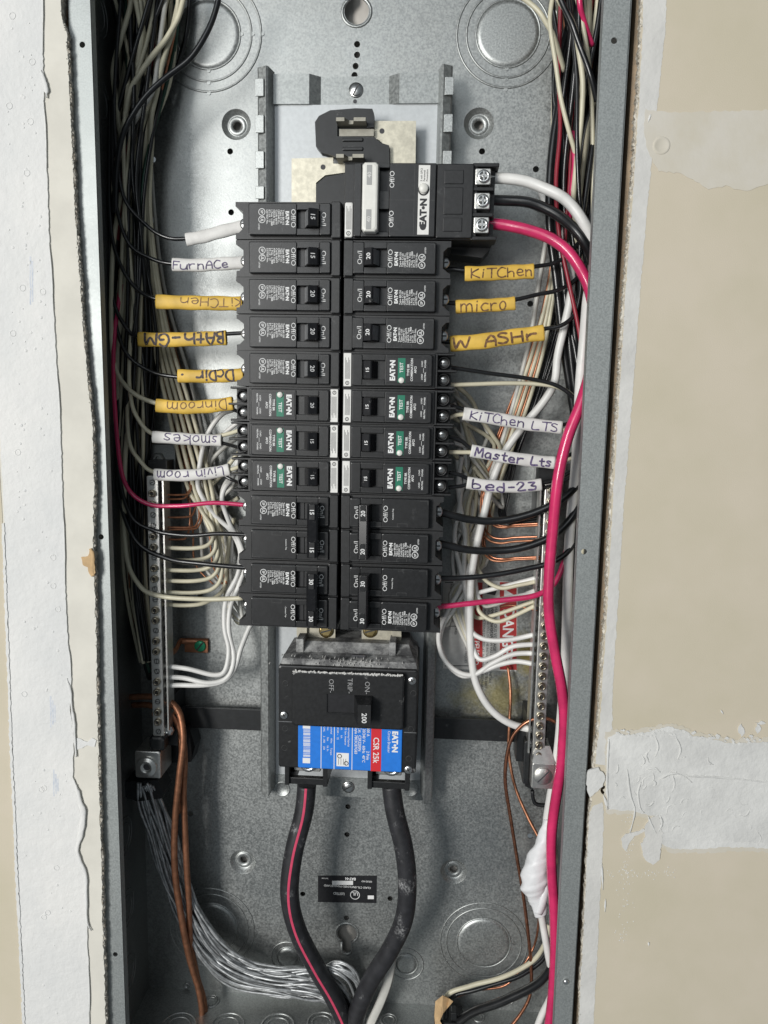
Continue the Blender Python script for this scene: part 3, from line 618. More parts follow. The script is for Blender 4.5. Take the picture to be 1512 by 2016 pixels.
    obj('printed_text', m, 'print_white', root)
def afci_parts(root, amps):
    L = 80
    m = MB(); m.prism([(0.8, -HW), (66, -HW), (66, HW), (0.8, HW)], 4.2, FB); m.box(1, 66, 3.0, 5, -HW + .9, HW - .9, .5); obj('body', m, 'plastic', root)
    m = MB()
    m.box(7.6, 15, 0, 4, -10.8, 10.8, .6); m.box(31, 64, 0, 4, -10.8, 10.8, .6); m.box(15, 31, .05, 4, 6.6, 10.78, .3); m.box(15, 31, .05, 4, -10.78, -6.6, .3); obj('face', m, 'plastic_face', root)
    m = MB()
    for v in (10.2, -10.4): m.box(9, 62, -.1, .1, v, v + .22)
    m.box(8.4, 8.65, -.1, .1, -9, 9); obj('mould_line', m, 'plastic_edge', root)
    m = MB()      # terminal block with three fins and two screw wells
    m.box(66, L - 2.5, 14, FB, -HW + .2, HW - .2)
    for v in (-HW + .9, 0, HW - .9): m.box(66, L + (1.6 if v == 0 else 0), 5.2, 16, v - .8, v + .8, .4)
    m.box(64, 67.5, 4.4, 15, -HW + .4, HW - .4)
    obj('terminal_block', m, 'plastic', root)
    for v in (-5.9, 5.9):
        m = MB(); m.lathe((72.2, v), [(4.6, 15), (4.6, 10.5), (4.2, 9.2), (3.6, 9.2), (3.4, 13)], 18); w = obj('screw_well', m, 'plastic', root)
        m = MB(); m.lathe((72.2, v), [(3.3, 14), (3.3, 12), (2.7, 11.4), (.01, 11.3)], 14); s = obj('terminal_screw', m, 'zinc', root)
        m = MB(); m.box(69.4, 75, 11.0, 11.4, v - .4, v + .4); obj('slot', m, 'plastic_edge', s)
    m = MB(); m.box(1.4, 6.9, 2.2, 2.95, -11.6, 11.6, .7); st = obj('approval_sticker', m, 'sticker_white', root)
    m = MB()
    for i in range(5): m.box(2.6 + i * .75, 2.9 + i * .75, 2.14, 2.2, -6.4, 8.5 - (i % 3) * 1.7)
    m.torus((4.1, -9.2), 1.2, .22, 2.15, 14, flat=.15, sides=4); m.text('UL', 1.0, (4.5, 2.13, -9.2), XD, YD, .02); obj('fine_print', m, 'print_dark', st)
    m = MB()
    vs = [(15.2, 4), (15.6, -2.2), (16.4, -3.0), (21.0, -5.3), (21.8, -4.8), (26.2, 4)]; n = len(vs)
    m.add([(u, y, -6.0) for u, y in vs] + [(u, y, 6.0) for u, y in vs], [tuple(range(n)), tuple(range(2 * n - 1, n - 1, -1))] + [(i, i + n, (i + 1) % n + n, (i + 1) % n) for i in range(n)])
    h = obj('handle', m, 'handle_black', root)
    m = MB(); m.text(amps, 2.6, (20.0, -4.95, 0), XD, (-.894, .447, 0), .012); obj('rating_number', m, 'print_white', h)
    m = MB(); m.box(26.2, 31, 3.2, 4.0, -6.5, 6.5); obj('handle_slot', m, 'sticker_black', root)
    m = MB(); m.box(32.4, 61, -.25, .1, -8.6, 8.4, .1); lab = obj('front_label', m, 'sticker_black', root)
    m = MB(); m.box(40.0, 45.2, -.32, -.2, -8.5, 8.35, 0); obj('test_band', m, 'sticker_green', lab)
    m = MB(); m.text('EAT•N', 3.4, (37.9, -.3, -.2), XD, YD, .05)
    m.text('TEST', 2.3, (43.6, -.37, 1.8), XD, YD, .015)
    for i, s in enumerate(('TYPE BR', 'COMBINATION', 'AFCI')): m.text(s, 1.55, (48.0 + i * 2.5, -.3, .3), XD, YD, .02)
    for v, s in ((4.6, 'POWER'), (-4.4, 'NEUTRAL')): m.text('LOAD', 1.05, (57.4, -.3, v), XD, YD, .015); m.text(s, 1.05, (59.6, -.3, v), XD, YD, .015)
    m.box(57.8, 58.0, -.3, -.25, -1.6, 1.6); obj('label_text', m, 'print_white', lab)
    m = MB(); m.lathe((42.6, -7.0), [(2.1, 0), (2.1, -1.0), (1.7, -1.5), (.01, -1.6)], 18); obj('test_button', m, 'white_plastic', root)
def zslot(side, i): return ZTOP - PITCH * (i + .5)
def place(root, side, z):
    root.location = Vector((XC + (.35 if side > 0 else -.35) + SEAT.uniform(-.25, .25), FY + SEAT.uniform(-.5, .5), z)) * MM; root.rotation_euler = (SEAT.uniform(-.006, .006), (0 if side > 0 else math.pi) + SEAT.uniform(-.004, .004), SEAT.uniform(-.006, .006))
def new_std(amps, label):
    r = thing('circuit_breaker', label, 'circuit breaker', 'single pole breakers'); std_parts(r, amps); return r
proto = {}
def single(kind, amps, side, slot, label, group):
    k = (kind, amps)
    if k not in proto:
        r = thing('circuit_breaker' if kind == 's' else 'arc_fault_breaker', label, 'circuit breaker', group)
        (std_parts if kind == 's' else afci_parts)(r, amps); proto[k] = r
    else: r = copy_tree(proto[k])
    tag(r, label, 'circuit breaker', group); place(r, side, zslot(side, slot)); return r
G1, G2, G3 = 'black single pole breakers', 'arc fault breakers with green test band', 'double pole breakers with tied handles'
single('s', '15', -1, 0, 'black 15 amp breaker fed through the blank cream sleeve', G1)
single('s', '15', -1, 1, 'black 15 amp breaker beside the white furnace tag', G1)
single('s', '20', -1, 2, 'black 20 amp breaker beside the upside down yellow kitchen tag', G1)
single('s', '20', -1, 3, 'black 20 amp breaker beside the yellow bath tag in bold marker', G1)
single('s', '20', -1, 4, 'black 20 amp breaker beside the short yellow tag with smeared bold marker', G1)
single('a', '20', -1, 5, 'arc fault breaker rated 20 beside the yellow dining room tag', G2)
single('a', '15', -1, 6, 'arc fault breaker with green band beside the white smokes tag', G2)
single('a', '15', -1, 7, 'arc fault breaker with green band beside the white living room tag', G2)
single('s', '20', 1, 1, 'black 20 amp breaker beside the yellow kitchen tag under the wide ground fault breaker', G1)
single('s', '20', 1, 2, 'black 20 amp breaker beside the yellow micro tag', G1)
single('s', '20', 1, 3, 'black 20 amp breaker beside the yellow wash tag', G1)
single('a', '15', 1, 4, 'arc fault breaker with untagged black and cream wires below the wash breaker', G2)
single('a', '15', 1, 5, 'arc fault breaker beside the long white kitchen lights tag', G2)
single('a', '15', 1, 6, 'arc fault breaker beside the white master lights tag', G2)
single('a', '15', 1, 7, 'arc fault breaker beside the white bed 23 tag', G2)
def double(amps, side, slot, label):
    k = ('d', amps)
    if k not in proto:
        r = thing('double_pole_breaker', label, 'circuit breaker', G3)
        std_parts(r, amps, -PITCH / 2, True, False); std_parts(r, amps, PITCH / 2, False, False)
        m = MB(); vs = [(14.0, 3), (14.4, -8.6), (15.4, -9.6), (20.6, -10.8), (21.8, -9.6), (23.2, 3)]; n = len(vs)
        m.add([(u, y, -19.4) for u, y in vs] + [(u, y, 19.4) for u, y in vs], [tuple(range(n)), tuple(range(2 * n - 1, n - 1, -1))] + [(i, i + n, (i + 1) % n + n, (i + 1) % n) for i in range(n)])
        h = obj('tied_handle', m, 'handle_black', r)
        for v in (-PITCH / 2 - 1, PITCH / 2 + 1):
            m = MB(); m.box(16.0, 20.2, -11.0, -9.0, v - 5.6, v + 5.6, .3); obj('number_pad', m, 'plastic_face', h)
            m = MB(); m.text(amps, 3.0, (19.6, -11.1, v), XD, YD, .015); obj('rating_number', m, 'print_white', h)
        proto[k] = r
    else: r = copy_tree(proto[k])
    tag(r, label, 'circuit breaker', G3); place(r, side, ZTOP - PITCH * (slot + 1)); return r
double('15', -1, 8, 'double pole 15 amp breaker fed by the pink red wire and a black wire')
double('30', -1, 10, 'double pole 30 amp breaker fed by a black and a cream wire')
double('20', 1, 8, 'double pole 20 amp breaker with two thick black wires')
double('30', 1, 10, 'double pole 30 amp breaker with a black and a red wire above the warning label')
# wide two pole ground fault breaker
g = thing('ground_fault_breaker', 'wide two pole ground fault breaker with white tied handle and three terminals', 'circuit breaker')
place(g, 1, ZTOP)
T = HW * 2
m = MB(); m.box(.8, 92, 4.5, FB, -T, T, .6); m.prism([(90, -T), (104, -T), (104, -T - 4 + 4), (104, T), (90, T)], 12, FB)
for v in (-T + 1, -8.4, 8.4, T - 1): m.box(88, 106 if abs(v) > 10 else 103, 3.2, 20, v - 1.3, v + 1.3, .5)
m.box(64, 89, 1.8, 5, -T + .6, T - .6, .7); m.box(69, 82, 1.2, 2, -8.8, 8.8, .4); m.box(69, 82, 1.2, 2, 11, 20, .4); m.box(69, 82, 1.2, 2, -20, -11, .4)
m.prism([(66, -T), (104, -T), (98, -T - 7), (70, -T - 4)], 30, FB)
obj('body', m, 'plastic', g)
m = MB(); m.box(7.6, 13, 0, 5, -T + .8, T - .8, .6); m.box(32, 63.6, 0, 5, -T + .8, T - .8, .6); m.box(13, 32, .05, 5, T - 4, T - .82, .3); m.box(13, 32, .05, 5, -T + .82, -T + 4, .3); m.box(13, 32, .05, 5, -6, 6, .3); obj('face', m, 'plastic_face', g)
m = MB(); m.box(7.9, 63, -.1, .1, -.12, .12); m.box(48.8, 49.05, -.1, .1, -T + 2, T - 2); m.box(8, 8.3, -.1, .1, -T + 2, T - 2); m.box(8, 60, -.1, .1, T - 1.6, T - 1.4); m.box(8, 60, -.1, .1, -T + 1.6, -T + 1.8); obj('mould_line', m, 'plastic_edge', g)
m = MB(); m.box(14, 24.8, -8, 3, -22.4, 22.4, 1.6); h = obj('tied_handle', m, 'white_plastic', g)
for v in (14, -14.5):
    m = MB(); m.box(17, 20.6, -8.15, -7.9, v - 6.4, v + 6.4, .1); w = obj('rating_window', m, 'grey_window', h)
m = MB(); m.text('40', 2.6, (20.1, -8.25, 14), XD, YD, 0); m.text('40', 2.6, (20.1, -8.25, -14.5), XD, YD, 0); obj('rating_number', m, 'sticker_white', h)
for v in (13, -13):
    m = MB(); m.box(25, 31.6, 4.3, 4.9, v - 6.6, v + 6.6); obj('handle_slot', m, 'sticker_black', g)
m = MB(); m.text('Off/O', 3.2, (35.2, -.06, 13.4), XD, YD, 0); m.text('Off/O', 3.2, (35.2, -.06, -12.4), XD, YD, 0); obj('printed_text', m, 'print_white', g)
m = MB(); m.box(51.6, 59.4, -.3, .1, -22.6, 22.6, .1); lab = obj('front_label', m, 'sticker_white', g)
m = MB(); m.text('EAT•N', 4.2, (57.4, -.36, -8.2), XD, YD, .055, squeeze=1.05)
m.disc((55.4, -17.6), 2.1, -.38, -.3, 18)
for i, s in enumerate(('5 mA GFCI', 'Personnel', 'Protection')): m.text(s, 1.25, (54.2 + i * 1.9, -.36, 12.2), XD, YD, .015, 'L')
m.torus((55.2, 6.6), 3.3, .5, -.34, 24, flat=.2); obj('label_text', m, 'sticker_black', lab)
m = MB(); m.lathe((55.2, 7.4), [(3.2, 0), (3.2, -1.8), (2.7, -2.5), (.01, -2.6)], 20); obj('test_button', m, 'white_plastic', g)
m = MB(); m.box(1.4, 7.0, 2.2, 4.6, -24.2, -1.0, .8); st = obj('approval_sticker', m, 'sticker_white', g)
m = MB()
for i in range(5): m.box(2.6 + i * .75, 2.9 + i * .75, 2.14, 2.2, -19, -3.5 - (i % 3) * 1.7)
m.torus((4.1, -21.6), 1.3, .24, 2.15, 14, flat=.15, sides=4); m.text('UL', 1.0, (4.5, 2.13, -21.6), XD, YD, .02); obj('fine_print', m, 'print_dark', st)
for k, v in enumerate((16.2, 0.4, -15.4)):
    m = MB(); m.box(90, 100.4, 2.6, 14, v - 5.3, v + 5.3, .5); lg = obj('terminal_lug', m, 'alu', g)
    m = MB(); m.lathe((95.6, v), [(4.4, 2.7), (4.4, 1.6), (3.9, 1.0), (2.6, .9), (2.4, 1.6), (.01, 1.7)], 18); m.box(92.6, 98.6, .7, 1.7, v - .5, v + .5); m.box(95.1, 96.1, .7, 1.7, v - 3, v + 3); obj('lug_screw', m, 'zinc', lg)
# ================================================================== main breaker
MY = 16.0
mbk = thing('main_breaker', 'large black 200 amp main breaker with blue rating label and dusty top', 'main breaker')
def mz(zx, zy): return (500 + zx / 3.78, 1220 + zy / 3.78)
def mq(zx, zy, Y=MY): a = mz(zx, zy); return xz(a[0], a[1], Y)
lt = mq(185, 345); rt = mq(1222, 372); rb = mq(1205, 1140); lb = mq(178, 1105)
X0 = (lt[0] + lb[0]) / 2; X1 = (rt[0] + rb[0]) / 2; Z1 = (lt[1] + rt[1]) / 2; Z0 = (lb[1] + rb[1]) / 2
def ux(zx): return X0 + (zx - 182) / (1214 - 182) * (X1 - X0)
def uz(zy): return Z1 + (zy - 358) / (1122 - 358) * (Z0 - Z1)
m = MB(); m.box(X0, X1, MY, 74, Z0, Z1, 1.2); obj('body', m, 'plastic_main', mbk)
# sloped rear cap reaching under the bus tabs, thick with plaster dust
m = MB(); zt2 = mq(600, 165, 40)[1]
m.loft([[(X0 + 1, MY + 3, Z1 - .5), (X1 - 1, MY + 3, Z1 - .5), (X1 - 1, 72, Z1 - .5), (X0 + 1, 72, Z1 - .5)],
        [(X0 + 2, MY + 5, Z1 + 4), (X1 - 2, MY + 5, Z1 + 4), (X1 - 2, 72, Z1 + 4), (X0 + 2, 72, Z1 + 4)],
        [(X0 + 9, MY + 16, zt2 - 6), (X1 - 5, MY + 16, zt2 - 6), (X1 - 5, 72, zt2 - 6), (X0 + 9, 72, zt2 - 6)],
        [(X0 + 13, MY + 24, zt2), (X1 - 8, MY + 24, zt2), (X1 - 8, 72, zt2), (X0 + 13, 72, zt2)]]); cap = obj('rear_cap', m, 'plastic_dusty', mbk)
for a, b in ((325, 400), (1010, 1080)):
    p = mq(a, 140, 38)[0]; q = mq(b - 20, 140, 38)[0]; m = MB(); m.box(p, q, MY + 15, 60, zt2 - 12, zt2 + 4, .5); obj('cap_lug', m, 'plastic_dusty', cap)
p = mq(732, 250, 26); q = mq(832, 276, 26); m = MB(); m.box(p[0], q[0], MY + 6.5, MY + 9, q[1], p[1]); obj('cap_slot', m, 'print_dark', cap)
m = MB(); fz1 = uz(378); m.box(ux(290), ux(1118), MY - 5, MY + 2, uz(785), fz1, 1.6); fp = obj('front_panel', m, 'plastic_main', mbk)
m = MB(); rnd = random.Random(5)
for i in range(240):      # line of plaster along the panel's upper edge
    a = ux(300 + rnd.random() * 800); r = rnd.uniform(.15, .5); m.lathe((a, fz1 - .5 + rnd.gauss(0, .28)), [(r * 1.8, MY - 4.7), (r * 1.2, MY - 5.15), (.01, MY - 5.3)], 6)
for i in range(90):
    a = ux(450 + rnd.gauss(250, 230)); r = rnd.uniform(.15, .55); m.lathe((a, Z1 + rnd.uniform(-.8, 7)), [(r, MY + 6), (r * .9, MY + 2.5), (.01, MY + 2.0)], 5)
obj('plaster_dust', m, 'compound_smooth', fp, kind='stuff')
m = MB()      # handle opening
hx0, hx1, hz1, hz0 = ux(556), ux(772), uz(535), uz(668)
m.box(hx0, hx1, MY - 5.12, MY - 4.9, hz0, hz1); sl = obj('handle_opening', m, 'sticker_black', fp)
m = MB(); m.box(hx0, hx1, MY - 5.9, MY - 5.1, hz0 - 1.6, hz0); m.box(hx0 - 1, hx0, MY - 5.9, MY - 5.1, hz0 - 1.6, hz1); obj('opening_rim', m, 'plastic_face', sl)
m = MB(); m.loft([[(ux(752), MY - 5, uz(690)), (ux(884), MY - 5, uz(690)), (ux(884), MY - 5, uz(536)), (ux(752), MY - 5, uz(536))],
                  [(ux(790), MY - 17, uz(712)), (ux(884), MY - 17, uz(712)), (ux(884), MY - 17, uz(560)), (ux(790), MY - 17, uz(560))]][::1]); h = obj('handle', m, 'plastic_main', mbk)
TX, TY = (0, 0, -1), (1, 0, 0)
m = MB(); m.text('200', 3.6, (ux(820), MY - 17.1, uz(655)), TX, TY, .01); obj('rating_number', m, 'print_white', h)
m = MB()
for s, zx in (('OFF-', 566), ('TRIP-', 703), ('ON-', 830)): m.text(s, 3.6, (ux(zx), MY - 5.06, uz(526)), TX, TY, 0, 'R')
obj('moulded_mark', m, 'print_grey', fp)
for zx, zy in ((225, 725), (1170, 432), (1158, 1092)):
    slot_screw('screw', (ux(zx), uz(zy)), 3.1, MY + .6, 'zinc', mbk, .5, washer=False, cross=True)
for zx, zy in ((235, 490), (232, 826), (228, 972), (1182, 525), (1170, 790), (1160, 1010)):
    m = MB(); m.torus((ux(zx), uz(zy)), 2.1, .22, MY, 18, flat=.5, sides=4); obj('moulded_ring', m, 'plastic_edge', mbk)
m = MB(); m.box(X0 + .2, ux(285), MY - .1, MY + .1, uz(777), uz(772)); m.box(ux(1120), X1 - .3, MY - .1, MY + .1, uz(818), uz(813)); obj('mould_line', m, 'sheen_line_grey', mbk)
m = MB(); m.box(ux(332), ux(1108), MY - 1.2, MY + .2, uz(1112), uz(770) , .7); lab = obj('rating_label', m, 'sticker_blue', mbk)
m = MB(); m.box(ux(878), ux(955), MY - 1.26, MY - 1.1, uz(1111.5), uz(771)); obj('red_band', m, 'sticker_red', lab)
m = MB(); LY2 = MY - 1.32
m.text('CSR 25k', 4.2, (ux(896), LY2, uz(858)), TX, TY, .012, 'L', .95)
m.text('EAT•N', 4.0, (ux(1036), LY2, uz(806)), TX, TY, .05, 'L', 1.0)
m.text('Circuit Breaker', 2.0, (ux(1002), LY2, uz(806)), TX, TY, 0, 'L', .95)
for zx, s, sz in ((846, '200 A               2 Pole', 2.1), (815, '120/240 V~  60Hz  40°C', 2.1), (784, 'Cat.  CSR2200N', 2.1), (756, 'Style 7803C87G83', 2.1)):
    m.text(s, sz, (ux(zx), LY2, uz(788)), TX, TY, .012, 'L', .92)
for zx, s in ((706, 'Interrupting Capacity'), (682, 'RMS Sym. Amperes'), (652, 'Volt        kA'), (624, '120/240 ~   25'), (576, 'Terminal      Wire       Torque'), (550, 'Wire          Size       Lb. In.'), (522, 'CU/AL      2 - 300     250')):
    m.text(s, 1.35, (ux(zx), LY2, uz(782)), TX, TY, .006, 'L', .98)
for zx in (738, 604, 506): m.box(ux(zx) - .25, ux(zx) + .25, MY - 1.3, MY - 1.1, uz(1111), uz(771.5))
rnd = random.Random(9); zz = uz(776)
m.box(ux(368), ux(424), MY - 1.3, MY - 1.1, uz(815), uz(776)); m.box(ux(368), ux(424), MY - 1.3, MY - 1.1, uz(1075), uz(1035))
zy = 820
while zy < 1030:
    w = rnd.choice((2, 3, 5)); m.box(ux(372), ux(424), MY - 1.3, MY - 1.1, uz(zy + w), uz(zy)); zy += w + rnd.choice((2, 3, 4, 6))
m.box(ux(622), ux(714), MY - 1.3, MY - 1.1, uz(1086), uz(985))
obj('label_text', m, 'print_white', lab)
m = MB(); m.torus((ux(645), uz(1010)), 1.5, .3, MY - 1.32, 14, flat=.1, sides=4); m.torus((ux(695), uz(1062)), 1.5, .3, MY - 1.32, 14, flat=.1, sides=4)
for i in range(4): m.box(ux(636 + i * 18), ux(639 + i * 18), MY - 1.34, MY - 1.3, uz(1075), uz(1028))
obj('approval_mark', m, 'sticker_black', lab)
# lug housings at the foot of the main breaker
for a, b, s in ((218, 545, 0), (850, 1168, 1)):
    zl = uz(1285); xa, xb = ux(a), ux(b)
    m = MB(); m.box(xa, xa + 3.6, MY + 6, 70, zl, Z0 + 1, .4); m.box(xb - 3.6, xb, MY + 6, 70, zl, Z0 + 1, .4); m.box(xa, xb, MY + 8, MY + 12, zl, zl + 5.5, .6); m.box(xa, xb, 60, 70, zl, Z0 + 1)
    m.box(xa, xa + 8, MY + 12, 60, zl + 2, zl + 8); hs = obj('lug_housing', m, 'plastic_main', mbk)
    m = MB(); m.box(xa + 5.5, xb - 6.5, MY + 14, 50, zl + 8, Z0 + 2, .6); lg = obj('lug', m, 'alu', mbk)
    c = ((xa + xb) / 2 + (1 if s == 0 else 2), Z0 - 1.5)
    m = MB(); m.lathe(c, [(6.6, MY + 14), (6.6, MY + 10.5), (6.0, MY + 9.8), (3.6, MY + 9.8), (3.3, MY + 12), (.01, MY + 12)], 20); obj('lug_screw', m, 'zinc', lg)
# ================================================================== neutral bars
def neutral_bar(side, top, bot, Y, label, filled):
    """top/bot photo pixels of the screw line"""
    nb = thing('neutral_bar', label, 'terminal bar')
    a = P(top[0], top[1], Y); b = P(bot[0], bot[1], Y); w = 4.6
    xm = (a.x + b.x) / 2
    m = MB(); m.box(xm - w, xm + w, Y, Y + 12, b.z - 4, a.z + 5, .5); bar = obj('bar', m, 'alu', nb)
    m = MB(); s = -side; m.box(xm + s * (w + 2.2), xm + s * (w + 3.4), Y + 2, Y + 16, b.z, a.z + 4); m.box(xm + s * w, xm + s * (w + 3), Y + 13, Y + 15, b.z, a.z + 4); obj('wire_guard', m, 'alu', nb)
    for z0_, z1_ in ((b.z - 8, b.z + 24), (a.z - 22, a.z + 16)):
        m = MB(); m.box(xm - w - 3, xm + w + 3, Y + 12, D, z0_, z1_); obj('standoff', m, 'insulator', nb)
    n = 25 if side < 0 else 27
    for i in range(n):
        t = i / (n - 1); z = a.z + (b.z - a.z) * t
        deep = i % 7 in filled
        m = MB(); y = Y + (1.6 if deep else -1.2)
        r = 2.9
        m.lathe((xm, z), [(r, Y + .5), (r, y - 1.0), (r * .8, y - 1.6), (r * .55, y - 1.6), (r * .5, y - .3), (.01, y - .2)], 12); sc_ = obj('terminal_screw', m, 'darkscrew', nb)
        an = random.Random(i * 3 + side).uniform(0, 3.1); d = MB(); ca, sa = math.cos(an), math.sin(an)
        d.prism([(xm + ca * p - sa * q, z + sa * p + ca * q) for p, q in ((-2, -.3), (2, -.3), (2, .3), (-2, .3))], y - 1.7, y - .6); obj('slot', d, 'print_dark', sc_)
        m = MB(); m.box(xm + s * w - .0, xm + s * (w + .25), Y + 4.5, Y + 8.5, z - 2, z + 2); obj('wire_hole', m, 'print_dark', nb)
    return nb, xm, a, b
nbl, xl, la, lb_ = neutral_bar(-1, (306, 950), (306, 1440), 44, 'aluminium neutral bar with screw row ending in the hex socket lug', (0, 3, 4))
nbr, xr, ra, rb_ = neutral_bar(1, (1080, 965), (1065, 1486), 40, 'aluminium neutral bar with screw row ending in the slotted screw lug', (9,))
# heavy lug blocks
c = P(292, 1507, 40); m = MB(); m.box(c.x - 11, c.x + 10, 40, 66, c.z - 11, c.z + 12, 1.0); lg = obj('lug', m, 'alu', nbl)
m = MB(); m.lathe((c.x - 1, c.z - 1), [(8.6, 40), (8.6, 38.6), (7.9, 37.8), (6.4, 37.6), (6, 37.2), (5, 37.0), (3.2, 37.0), (2.9, 39.5), (.01, 39.5)], 26); ls = obj('lug_screw', m, 'alu', lg)
m = MB(); m.disc((c.x - 1, c.z - 1), 2.9, 39.0, 39.4, 6); obj('hex_socket', m, 'print_dark', ls)
m = MB(); m.box(xl - 7, xl + 6, 41, 50, c.z + 12, c.z + 24, 2); obj('black_collar', m, 'insulator', nbl)  # black block between the bar and its lug
LUGL = c.copy()
c = P(1070, 1527, 34); m = MB(); m.box(c.x - 9, c.x + 9, 34, 60, c.z - 11, c.z + 10, .8); m.loft([[(c.x - 9, 34, c.z + 10), (c.x + 9, 34, c.z + 10), (c.x + 9, 58, c.z + 10), (c.x - 9, 58, c.z + 10)], [(c.x - 6, 41, c.z + 21), (c.x + 5, 41, c.z + 21), (c.x + 5, 56, c.z + 21), (c.x - 6, 56, c.z + 21)]]); lg = obj('lug', m, 'alu', nbr)
m = MB(); m.lathe((c.x - .3, c.z - .5), [(7.0, 34), (7.0, 33.2), (6.6, 32.8), (.01, 32.8)], 24); ls = obj('lug_screw', m, 'alu', lg)
m = MB(); ca, sa = math.cos(.85), math.sin(.85); m.prism([(c.x - .3 + ca * p - sa * q, c.z - .5 + sa * p + ca * q) for p, q in ((-6.2, -.5), (6.2, -.5), (6.2, .5), (-6.2, .5))], 32.6, 33.2); obj('slot', m, 'print_dark', ls)
# black plastic foot below that lug, with its square eye
pts = [(1048, 1556), (1050, 1574), (1058, 1584), (1084, 1585), (1093, 1578), (1086, 1556)]
m = MB(); m.tube([P(x, y, 48) for x, y in pts], 1.6, 6, 3); m.box(c.x - 14, c.x - 9.4, 46, 80, c.z - 14, c.z + 22, .8); obj('plastic_foot', m, 'insulator', nbr)
m = MB(); m.prism(pxpoly([(1022, 1462), (1046, 1468), (1050, 1556), (1034, 1548)][::-1], 66), 66, 80); obj('plastic_bracket', m, 'insulator', nbr)
m = MB(); m.prism(pxpoly([(235, 1540), (310, 1535), (322, 1560), (318, 1572), (270, 1578), (238, 1566)][::-1], 50), 50, 70); obj('plastic_foot', m, 'insulator', nbl)
m = MB(); m.prism(pxpoly([(326, 1440), (372, 1430), (384, 1470), (376, 1500), (330, 1502)][::-1], 72), 72, 89); obj('plastic_bracket', m, 'insulator', nbl)
for sd, px, py, nbp in ((-1, 332, 1437, nbl), (1, 1046, 1462, nbr)):
    c2 = P(px, py, 52); m = MB()
    m.lathe((c2.x, c2.z), [(4.8, 52), (4.8, 50), (3.4, 48.6), (1.2, 48.2), (.01, 48.8)], 8, False); m.box(c2.x, c2.x + sd * 9, 50, 53, c2.z - 1.5, c2.z + 1.5); obj('strap_screw', m, 'zinc', nbp)
m = MB(); c2 = P(312, 903, 70); m.box(c2.x - 13, c2.x + 13, 72, D, c2.z - 13, c2.z + 11); m.lathe((c2.x, c2.z), [(5, 72), (5, 69.5), (4, 68.6), (2.2, 68.6), (2, 70), (.01, 70)], 6, False); obj('standoff_screw', m, 'galv_dark', nbl)
m = MB(); c2 = P(1080, 930, 70); m.box(c2.x - 10, c2.x + 12, 72, D, c2.z - 10, c2.z + 8); m.lathe((c2.x, c2.z), [(4.4, 72), (4.4, 69.5), (3.4, 68.6), (.01, 68.6)], 12, False); obj('standoff_screw', m, 'zinc', nbr)
# cross strap joining both bars
m = MB(); zz0, zz1 = xz(470, 1437, 78)[1], xz(470, 1396, 78)[1]
m.box(-150, 150, 78, 80, zz0, zz1, .4)
for s in (-1, 1): m.box(s * 138, s * 152, 56, 78, zz0 - 6, zz1 + 2)
obj('neutral_strap', m, 'insulator', None, 'flat black strap crossing behind the main breaker between both neutral bars', 'strap')
# bonding strap with its green screw
m = MB()
st = thing('bonding_strap', 'bent copper bonding strap held by a green screw', 'strap')
path = [P(316, 1292, 58), P(330, 1288, 62), P(345, 1280, 72), P(354, 1264, 82), P(364, 1262, 86), P(410, 1263, 88)]
m.tube(path, 2.9, 6, 4, flat=.8); m.box(*sorted((xz(364, 1262, 88)[0], xz(410, 1262, 88)[0])), 86.5, 88.2, xz(390, 1284, 88)[1], xz(390, 1260, 88)[1], .3); obj('copper_strip', m, 'copper_dull', st)
slot_screw('green_screw', xz(394, 1272, 86), 4.8, 86.4, 'green_screw', st, .9, washer=False)
# ================================================================== wires
def ppath(pts): return [P(a, b, Y) for a, b, Y in pts]
def wire(pts, r, mt, label, group=None, name='insulated_wire', bare=None, sides=8, per=6):
    m = MB(); m.tube(ppath(pts), r, sides, per, wob=.32); o = obj(name, m, mt, None, label, 'wire', group)
    if bare:
        m = MB(); m.tube(ppath(bare), r * .55, 6, 4); obj('bare_end', m, 'copper', o)
    return o
# black feeds under the tags, column beside the white drywall
TG = 'wires running into tagged sleeves'
wire([(240, -40, 55), (229, 120, 48), (227, 260, 46), (242, 385, 46), (285, 441, 46), (328, 467, 45), (372, 469, 44), (430, 457, 43), (482, 440, 42)], 1.45, 'w_black', 'black wire entering the blank cream sleeve', TG)
wire([(228, 120, 58), (222, 300, 50), (229, 410, 47), (256, 482, 46), (300, 510, 45), (340, 519, 44), (410, 518, 43), (484, 514, 42)], 1.45, 'w_black', 'black wire entering the white furnace tag', TG)
wire([(216, 200, 60), (215, 390, 50), (226, 490, 47), (262, 560, 46), (312, 590, 44), (400, 596, 43), (484, 590, 42)], 1.45, 'w_black', 'black wire entering the upside down yellow kitchen tag', TG)
wire([(226, 360, 60), (216, 490, 50), (223, 590, 47), (250, 648, 46), (280, 663, 44), (380, 664, 43), (445, 657, 42), (486, 655, 42)], 1.5, 'w_black', 'black wire passing through the bold yellow bath tag', TG)
wire([(238, 420, 60), (222, 580, 50), (242, 685, 47), (290, 728, 46), (352, 742, 44), (430, 742, 43), (486, 732, 42)], 1.45, 'w_black', 'black wire entering the short yellow tag with smeared marker', TG)
wire([(238, 380, 55), (221, 500, 48), (222, 690, 45), (250, 762, 44), (312, 795, 43), (400, 801, 42.5), (456, 795, 41.5), (474, 784, 38)], 1.75, 'w_cream', 'cream wire entering the yellow dining room tag', TG)
wire([(262, 560, 60), (256, 700, 50), (256, 775, 47), (268, 818, 46), (305, 856, 44), (380, 862, 43), (436, 857, 42), (474, 846, 36)], 1.6, 'w_cream', 'cream wire passing through the white smokes tag', TG)
